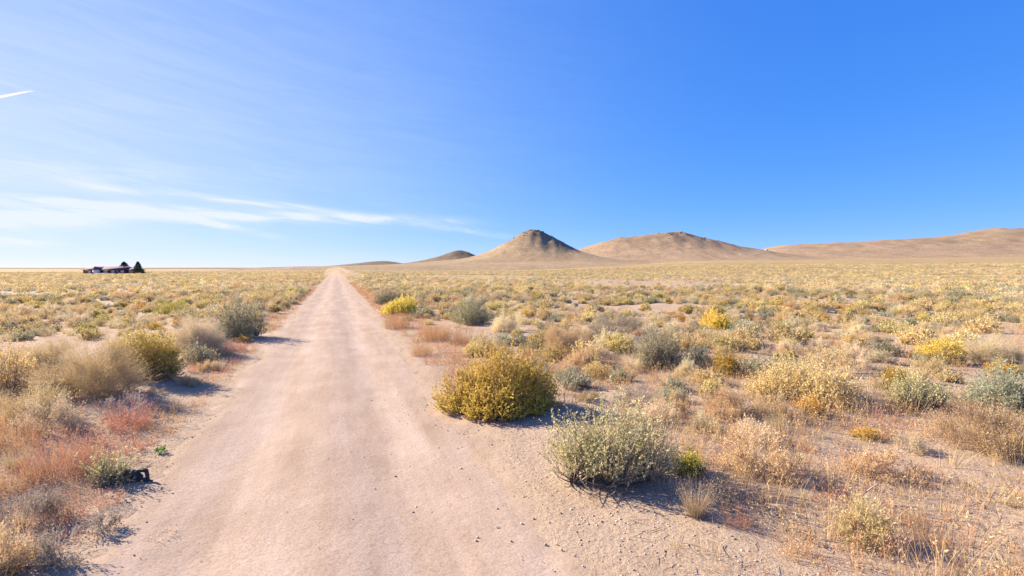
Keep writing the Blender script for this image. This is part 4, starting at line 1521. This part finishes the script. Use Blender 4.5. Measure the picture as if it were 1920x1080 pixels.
def sweep(path, rad_, m_, name, seg=8, flat=1.0, seed=0):
    rr = np.random.default_rng(seed)
    path = np.array(path, float)
    n_ = len(path)
    V = []
    for i in range(n_):
        t = unit(path[min(i + 1, n_ - 1)] - path[max(i - 1, 0)])
        a = unit(np.cross(t, [0, 0, 1.0]) + 1e-6)
        b = np.cross(a, t)
        for j in range(seg):
            an = 6.283 * j / seg
            k = rad_[i] * (1 + 0.12 * rr.normal())
            V.append(path[i] + a * math.cos(an) * k + b * math.sin(an) * k * flat)
    V += [path[0], path[-1]]
    F = [(i * seg + j, i * seg + (j + 1) % seg, (i + 1) * seg + (j + 1) % seg, (i + 1) * seg + j) for i in range(n_ - 1) for j in range(seg)]
    T3 = [(len(V) - 2, (j + 1) % seg, j) for j in range(seg)] + [(len(V) - 1, (n_ - 1) * seg + j, (n_ - 1) * seg + (j + 1) % seg) for j in range(seg)]
    return make_mesh(name, np.array(V), [np.array(F), np.array(T3)], [m_], smooth=True)


sx, sy, sz_ = unproject(250, 902)
scrap = add('twisted_scrap', None, None, (sx, sy, sz_), -HEAD, 'twisted black scrap lying at the left edge of the road', 'scrap')
add('strip', sweep([(-0.24, 0, 0.03), (-0.17, 0.0, 0.07), (-0.08, 0.01, 0.085), (0.02, 0.01, 0.07), (0.1, 0.01, 0.045)], [0.03, 0.06, 0.065, 0.05, 0.02], M_BLACK, 'strip', seed=1), scrap)
add('loop', sweep([(-0.05, 0.02, 0.09), (0.03, 0.03, 0.11), (0.10, 0.03, 0.12), (0.145, 0.02, 0.115), (0.16, 0.01, 0.07), (0.175, 0, 0.02)], [0.022, 0.024, 0.026, 0.026, 0.022, 0.018], M_BLACK, 'loop', seed=2), scrap)
add('tail', sweep([(0.06, 0, 0.03), (0.16, -0.01, 0.02), (0.25, -0.03, 0.012)], [0.03, 0.022, 0.008], M_BLACK, 'tail', seed=3), scrap)

# small green weed on the bare edge
f, s = Geo(), Geo()
gen_leafy(f, s, np.random.default_rng(77), 0.075, 0.06, [(0.10, 0.22, 0.06), (0.15, 0.28, 0.08)], 30, 10, 0.022, 0.05, 0.4, 0.3, 8, 0.002)
wx, wy, wz = unproject(301, 850)
place_parts('green_weed', f.mesh('green_weed_leaves', [M_LEAF, M_TWIG]), s.mesh('green_weed_stems', [M_LEAF, M_TWIG]), (wx, wy, wz), 0.3,
            'tiny fresh green weed on the bare left edge of the road', 'weed')

# bare twig on the right verge
f = Geo()
rr = np.random.default_rng(78)
tp = [((0, 0, .01), (.05, .05, .08), (.12, -.02, .02)), ((.1, 0, .02), (.2, -.05, .03), (.34, -.10, .01)), ((.05, .02, .05), (.1, .12, .12), (.16, .2, .1)),
      ((0, 0, .01), (-.06, .08, .1), (-.12, .16, .12)), ((.18, -.04, .02), (.25, .03, .06), (.3, .08, .03)), ((0, 0, .01), (-.02, -.1, .06), (-.08, -.2, .02))]
A_ = np.array(tp, float)
tubes(f, A_[:, 0], A_[:, 1], A_[:, 2], np.full(len(A_), 0.006), np.full(len(A_), 0.002), TW, 0, 6)
bx_, by_, bz_ = unproject(862, 822)
add('bare_twig', f.mesh('bare_twig', [M_DEAD]), None, (bx_, by_, bz_), -HEAD, 'thin bare grey twig lying on the right verge below the big yellow shrub', 'twig')
for (px, py, rz, lb) in ((1385, 815, 0.4, 'short upright grey stump of dead wood below the straw clump in the right field'),
                         (1620, 940, 1.2, 'pale dry stick leaning among the grass near the bottom right')):
    qx, qy, qz = unproject(px, py)
    if 'stump' in lb:
        st = sweep([(0, 0, -0.02), (0.005, 0, 0.06), (-0.01, 0.005, 0.13), (0.0, 0.01, 0.17)], [0.028, 0.022, 0.018, 0.01], M_DEAD, 'dead_stump', seed=5)
        add('dead_stump', st, None, (qx, qy, qz), rz, lb, 'stump')
    else:
        st = sweep([(-0.12, 0, 0.0), (-0.02, 0, 0.07), (0.08, 0.01, 0.14), (0.17, 0.02, 0.19)], [0.008, 0.008, 0.007, 0.005], M_DEAD, 'dry_stick', seed=6)
        add('dry_stick', st, None, (qx, qy, qz), -HEAD, lb, 'stick')

# ---------------------------------------------------------------- the house on the left horizon
M_WALL = simple('maroon_siding', (0.11, 0.045, 0.05), 0.8, 0.15, 1.5)
M_ROOF = simple('maroon_roof', (0.15, 0.065, 0.075), 0.9, 0.2, 1.0)
M_WHITE = simple('white_paint', (0.72, 0.73, 0.74), 0.6, 0.06, 2)
M_GLASS = simple('window_glass', (0.10, 0.12, 0.14), 0.1, 0.1, 1)


def box(x0, x1, y0, y1, z0, z1):
    V = np.array([(x, y, z) for z in (z0, z1) for y in (y0, y1) for x in (x0, x1)], float)
    F = np.array([(0, 2, 3, 1), (4, 5, 7, 6), (0, 1, 5, 4), (2, 6, 7, 3), (0, 4, 6, 2), (1, 3, 7, 5)])
    return V, F


def boxes(name, lst, m_):
    V, F, n_ = [], [], 0
    for b in lst:
        v, f_ = box(*b)
        V.append(v)
        F.append(f_ + n_)
        n_ += 8
    return make_mesh(name, np.vstack(V), np.vstack(F), [m_])


def gable(name, x0, x1, y0, y1, z0, z1, m_, along='x', th=0.16, hip=0.0):
    """pitched roof slab, ridge along x or y, hip shortens the ridge"""
    if along == 'x':
        ym = (y0 + y1) / 2
        top = [(x0, y0, z0), (x1, y0, z0), (x1, y1, z0), (x0, y1, z0), (x0 + hip, ym, z1), (x1 - hip, ym, z1)]
    else:
        xm = (x0 + x1) / 2
        top = [(x1, y0, z0), (x1, y1, z0), (x0, y1, z0), (x0, y0, z0), (xm, y0 + hip, z1), (xm, y1 - hip, z1)]
    V = np.array(top + [(a, b, c - th) for a, b, c in top[:4]], float)
    Q = np.array([(0, 1, 5, 4), (2, 3, 4, 5), (0, 6, 7, 1), (1, 7, 8, 2), (2, 8, 9, 3), (3, 9, 6, 0), (6, 9, 8, 7)])
    T3 = np.array([(1, 2, 5), (3, 0, 4)])
    return make_mesh(name, V, [Q, T3], [m_])


hz = float(g0(HX, HY))
house = add('ranch_house', None, None, (HX, HY, hz), -HEAD, 'low dark maroon ranch house with white trim on the left horizon', 'house')
# local x runs along the view's right, -y faces the camera
add('wall', boxes('wall', [(-11.2, -6.2, -2.5, 5, 0, 2.2), (-6.2, 7.5, -1.5, 6, 0, 2.35), (7.5, 11.2, -0.5, 5, 0, 2.1)], M_WALL), house)
add('roof', gable('roof', -6.4, 7.9, -2.2, 6.7, 2.38, 3.75, M_ROOF, 'x', hip=1.5), house)
add('roof', gable('roof', -11.8, -5.6, -2.9, 5.4, 2.23, 3.1, M_ROOF, 'x'), house)
add('roof', gable('roof', 7.0, 11.7, -1.2, 5.5, 2.13, 3.2, M_ROOF, 'x', hip=1.0), house)
add('porch_gable', gable('porch_gable', -6.8, -3.3, -3.6, 2, 2.42, 3.7, M_ROOF, 'y'), house)
add('porch_wall', boxes('porch_wall', [(-6.4, -3.7, -3.2, -1.6, 0, 2.38)], M_WHITE), house)
gd = add('garage_door', boxes('garage_door', [(-2.6, -1.0, -1.60, -1.503, 0.0, 2.0)], M_WHITE), house)
add('chimney', boxes('chimney', [(3.2, 3.9, 2.2, 2.9, 3.2, 4.25)], M_WALL), house)


def window(x0, x1, y_, z0, z1):
    w = add('window', boxes('window', [(x0, x1, y_ - 0.06, y_ - 0.004, z0, z0 + 0.12), (x0, x1, y_ - 0.06, y_ - 0.004, z1 - 0.12, z1),
                                       (x0, x0 + 0.12, y_ - 0.06, y_ - 0.004, z0 + 0.12, z1 - 0.12), (x1 - 0.12, x1, y_ - 0.06, y_ - 0.004, z0 + 0.12, z1 - 0.12)], M_WHITE), house)
    add('pane', boxes('pane', [(x0 + 0.12, x1 - 0.12, y_ - 0.03, y_ - 0.008, z0 + 0.12, z1 - 0.12)], M_WHITE if x1 - x0 > 1.3 else M_GLASS), w)


window(-9.0, -7.6, -2.5, 0.9, 1.85)
window(0.8, 2.3, -1.5, 0.9, 1.9)
window(5.2, 6.7, -1.5, 0.9, 1.9)
window(8.2, 10.2, -0.5, 0.9, 1.75)
window(3.3, 4.1, -1.5, 0.9, 1.9)
dr = add('door', boxes('door', [(-0.4, 0.4, -1.58, -1.504, 0, 2.0)], M_WALL), house)
add('handle', boxes('handle', [(0.22, 0.28, -1.64, -1.582, 0.95, 1.05)], M_WHITE), dr)

# evergreens
M_NEEDLE = foliage_mat('needles', 0.15)
M_TRUNK = simple('trunk_bark', (0.10, 0.075, 0.06), 0.9, 0.3, 4)


def conifer(px, depth, top_px, half_px, label, blunt, seed):
    p = at_depth(px, 514, depth)
    z0 = float(g0(p[0], p[1]))
    k = depth / FPX
    Ht = at_depth(px, top_px, depth)[2] - z0
    Rt = half_px * k
    rr = np.random.default_rng(seed)
    e = add('evergreen_tree', None, None, (p[0], p[1], z0), 0, label, 'tree')
    add('trunk', sweep([(0, 0, -0.1), (0.03, 0, Ht * 0.3), (-0.02, 0, Ht * 0.65), (0, 0, Ht * 0.96)], [0.18, 0.13, 0.08, 0.02], M_TRUNK, 'trunk', seed=seed), e)
    f = Geo()
    n_ = 5200
    t = rr.random(n_) ** 0.8
    tier = 0.75 + 0.25 * np.abs(np.sin(t * 22))
    prof = (np.minimum(1, 0.45 + 2.2 * t) * np.minimum(1, (1 - t) * 2.6) ** 0.7) if blunt else (1 - t) ** 0.75 * tier
    a = rr.random(n_) * 6.283
    lum = 1 + 0.22 * np.sin(3 * a + 9 * t) + 0.15 * np.sin(5 * a - 14 * t)
    q = Rt * prof * lum * np.sqrt(rr.random(n_))
    Pp = np.stack([q * np.cos(a), q * np.sin(a), Ht * (0.06 + 0.93 * t)], -1)
    dd = unit(np.stack([np.cos(a), np.sin(a), np.full(n_, 0.1 if not blunt else 0.8)], -1) + rr.normal(size=(n_, 3)) * 0.4)
    sz = 0.34 * (0.6 + 0.7 * rr.random(n_))
    leaves(f, Pp, dd, sz, sz * 0.4, pick(rr, n_, [(0.055, 0.09, 0.05), (0.08, 0.12, 0.065), (0.045, 0.07, 0.05)]), rr, 0)
    add('crown', f.mesh('crown', [M_NEEDLE]), e)


conifer(259, 232, 490.5, 10, 'dark pointed evergreen at the right end of the ranch house', False, 5)
conifer(233, 249, 491, 6.5, 'rounded dark evergreen rising behind the ranch house roof', True, 6)
# yard bush at the foot of the pointed evergreen
for (px, hp, wp, lb) in ((267, 7, 5, 'low dark bush right of the pointed evergreen'), (250, 6, 5, 'green yard bush left of the pointed evergreen')):
    p = at_depth(px, 514, 229)
    f, s = Geo(), Geo()
    gen_leafy(f, s, np.random.default_rng(px), wp * 0.24, hp * 0.25, [(0.05, 0.07, 0.04), (0.09, 0.10, 0.05)], 140, 10, 0.18, 0.5, 0.5, 0.3, 10, 0.02)
    place_parts('yard_bush', f.mesh('yard_bush_leaves', [M_LEAF, M_TWIG]), s.mesh('yard_bush_stems', [M_LEAF, M_TWIG]), (p[0], p[1], float(g0(p[0], p[1]))), 0, lb, 'bush')

# weathered posts in the field right of the house
post_x = [313, 326, 331, 337, 345, 351, 358]
M_POST = simple('post_wood', (0.12, 0.085, 0.07), 0.9, 0.3, 6)
words = ['leftmost', 'second', 'third', 'fourth', 'fifth', 'sixth', 'rightmost']
for i, px in enumerate(post_x):
    dpt = 225 + (i * 37 % 11)
    p = at_depth(px, 514, dpt)
    hh = 0.85 + 0.35 * ((i * 53) % 7) / 7
    me = sweep([(0, 0, -0.1), (0.01, 0, hh * 0.5), (0.03 * (-1) ** i, 0, hh), ], [0.14, 0.13, 0.11], M_POST, 'fence_post', seed=20 + i)
    add('fence_post', me, None, (p[0], p[1], float(g0(p[0], p[1]))), 0, f'{words[i]} of the dark posts in the field right of the house', 'post', 'dark posts right of the house')

# tiny pale building on the saddle between the broad hill and the ridge
def saddle_shed():
    k = 2600 / FPX
    u, v = (1436 - 960) * k, 2600
    X, Y = u * RGT[0] + v * FWD[0], u * RGT[1] + v * FWD[1]
    zs = [h.ray_cast(Vector((X, Y, 1500)), Vector((0, 0, -1))) for h in HILL]
    z = max([q[1].z for q in zs if q[0]] + [float(g0(X, Y))])
    e = add('white_shed', None, None, (X, Y, z), -HEAD, 'tiny white building on the saddle at the left end of the ridge', 'building')
    add('wall', boxes('wall', [(-6, 6, -3, 3, -2, 3.2)], M_WHITE), e)
    add('roof', gable('roof', -6.6, 6.6, -3.6, 3.6, 3.24, 5.2, M_WHITE, 'x', th=0.2), e)
    add('door', boxes('door', [(-1.2, 1.2, -3.12, -3.02, -1, 2.4)], M_WALL), e)


saddle_shed()

# ---------------------------------------------------------------- contrail
def contrail():
    m_, n_, l_ = mat('ice_trail')
    o = N(n_, 'ShaderNodeOutputMaterial')
    d = N(n_, 'ShaderNodeBsdfDiffuse', inp={'Color': (0.95, 0.95, 0.95, 1)})
    t = N(n_, 'ShaderNodeBsdfTranslucent', inp={'Color': (0.95, 0.95, 0.95, 1)})
    ad = N(n_, 'ShaderNodeMixShader', inp={0: 0.5})
    l_.new(d.outputs[0], ad.inputs[1])
    l_.new(t.outputs[0], ad.inputs[2])
    tr = N(n_, 'ShaderNodeBsdfTransparent')
    mx = N(n_, 'ShaderNodeMixShader', inp={0: 0.7})
    l_.new(tr.outputs[0], mx.inputs[1])
    l_.new(ad.outputs[0], mx.inputs[2])
    l_.new(mx.outputs[0], o.inputs[0])
    D_ = 9000
    a = at_depth(-420, 268, D_)
    b = at_depth(62, 170.5, D_)
    path = [a + (b - a) * t_ + np.array([0, 0, 12 * math.sin(9 * t_)]) for t_ in np.linspace(0, 1, 24)]
    c = path[0].copy()
    radd = [34 * (0.35 + 0.75 * min(1, (1 - t_) * 4)) for t_ in np.linspace(0, 1, 24)]
    me = sweep([q - c for q in path], radd, m_, 'contrail', seg=10, seed=9)
    add('contrail', me, None, tuple(c), 0, 'short white contrail high in the sky at the left edge', 'contrail')


contrail()


# ---------------------------------------------------------------- dust hanging over the far end of the road
def dust():
    m_, n_, l_ = mat('dust_volume')
    o = N(n_, 'ShaderNodeOutputMaterial')
    v = N(n_, 'ShaderNodeVolumePrincipled', inp={'Color': (0.60, 0.46, 0.36, 1), 'Density': 0.009, 'Anisotropy': 0.3})
    l_.new(v.outputs[0], o.inputs['Volume'])
    V, F, n0 = [], [], 0
    rows, seg = 10, 18
    for (cx, cy, cz, ax, ay, az_) in ((0.0, 190, 0.3, 4.0, 90, 1.9), (3.0, 150, 0.3, 4.5, 50, 1.9), (0.5, 280, 0.5, 6.0, 110, 3.0)):
        for i in range(rows + 1):
            t = math.pi * i / rows
            for j in range(seg):
                p = 6.28318 * j / seg
                V.append((cx + ax * math.sin(t) * math.cos(p), cy + ay * math.sin(t) * math.sin(p), cz + float(g0(cx, cy)) + az_ * math.cos(t)))
        for i in range(rows):
            for j in range(seg):
                F.append((n0 + i * seg + j, n0 + (i + 1) * seg + j, n0 + (i + 1) * seg + (j + 1) % seg, n0 + i * seg + (j + 1) % seg))
        n0 = len(V)
    add('road_dust', make_mesh('road_dust', np.array(V), np.array(F), [m_], smooth=True), None, kind='stuff', label='pale dust hanging over the far end of the road')


dust()
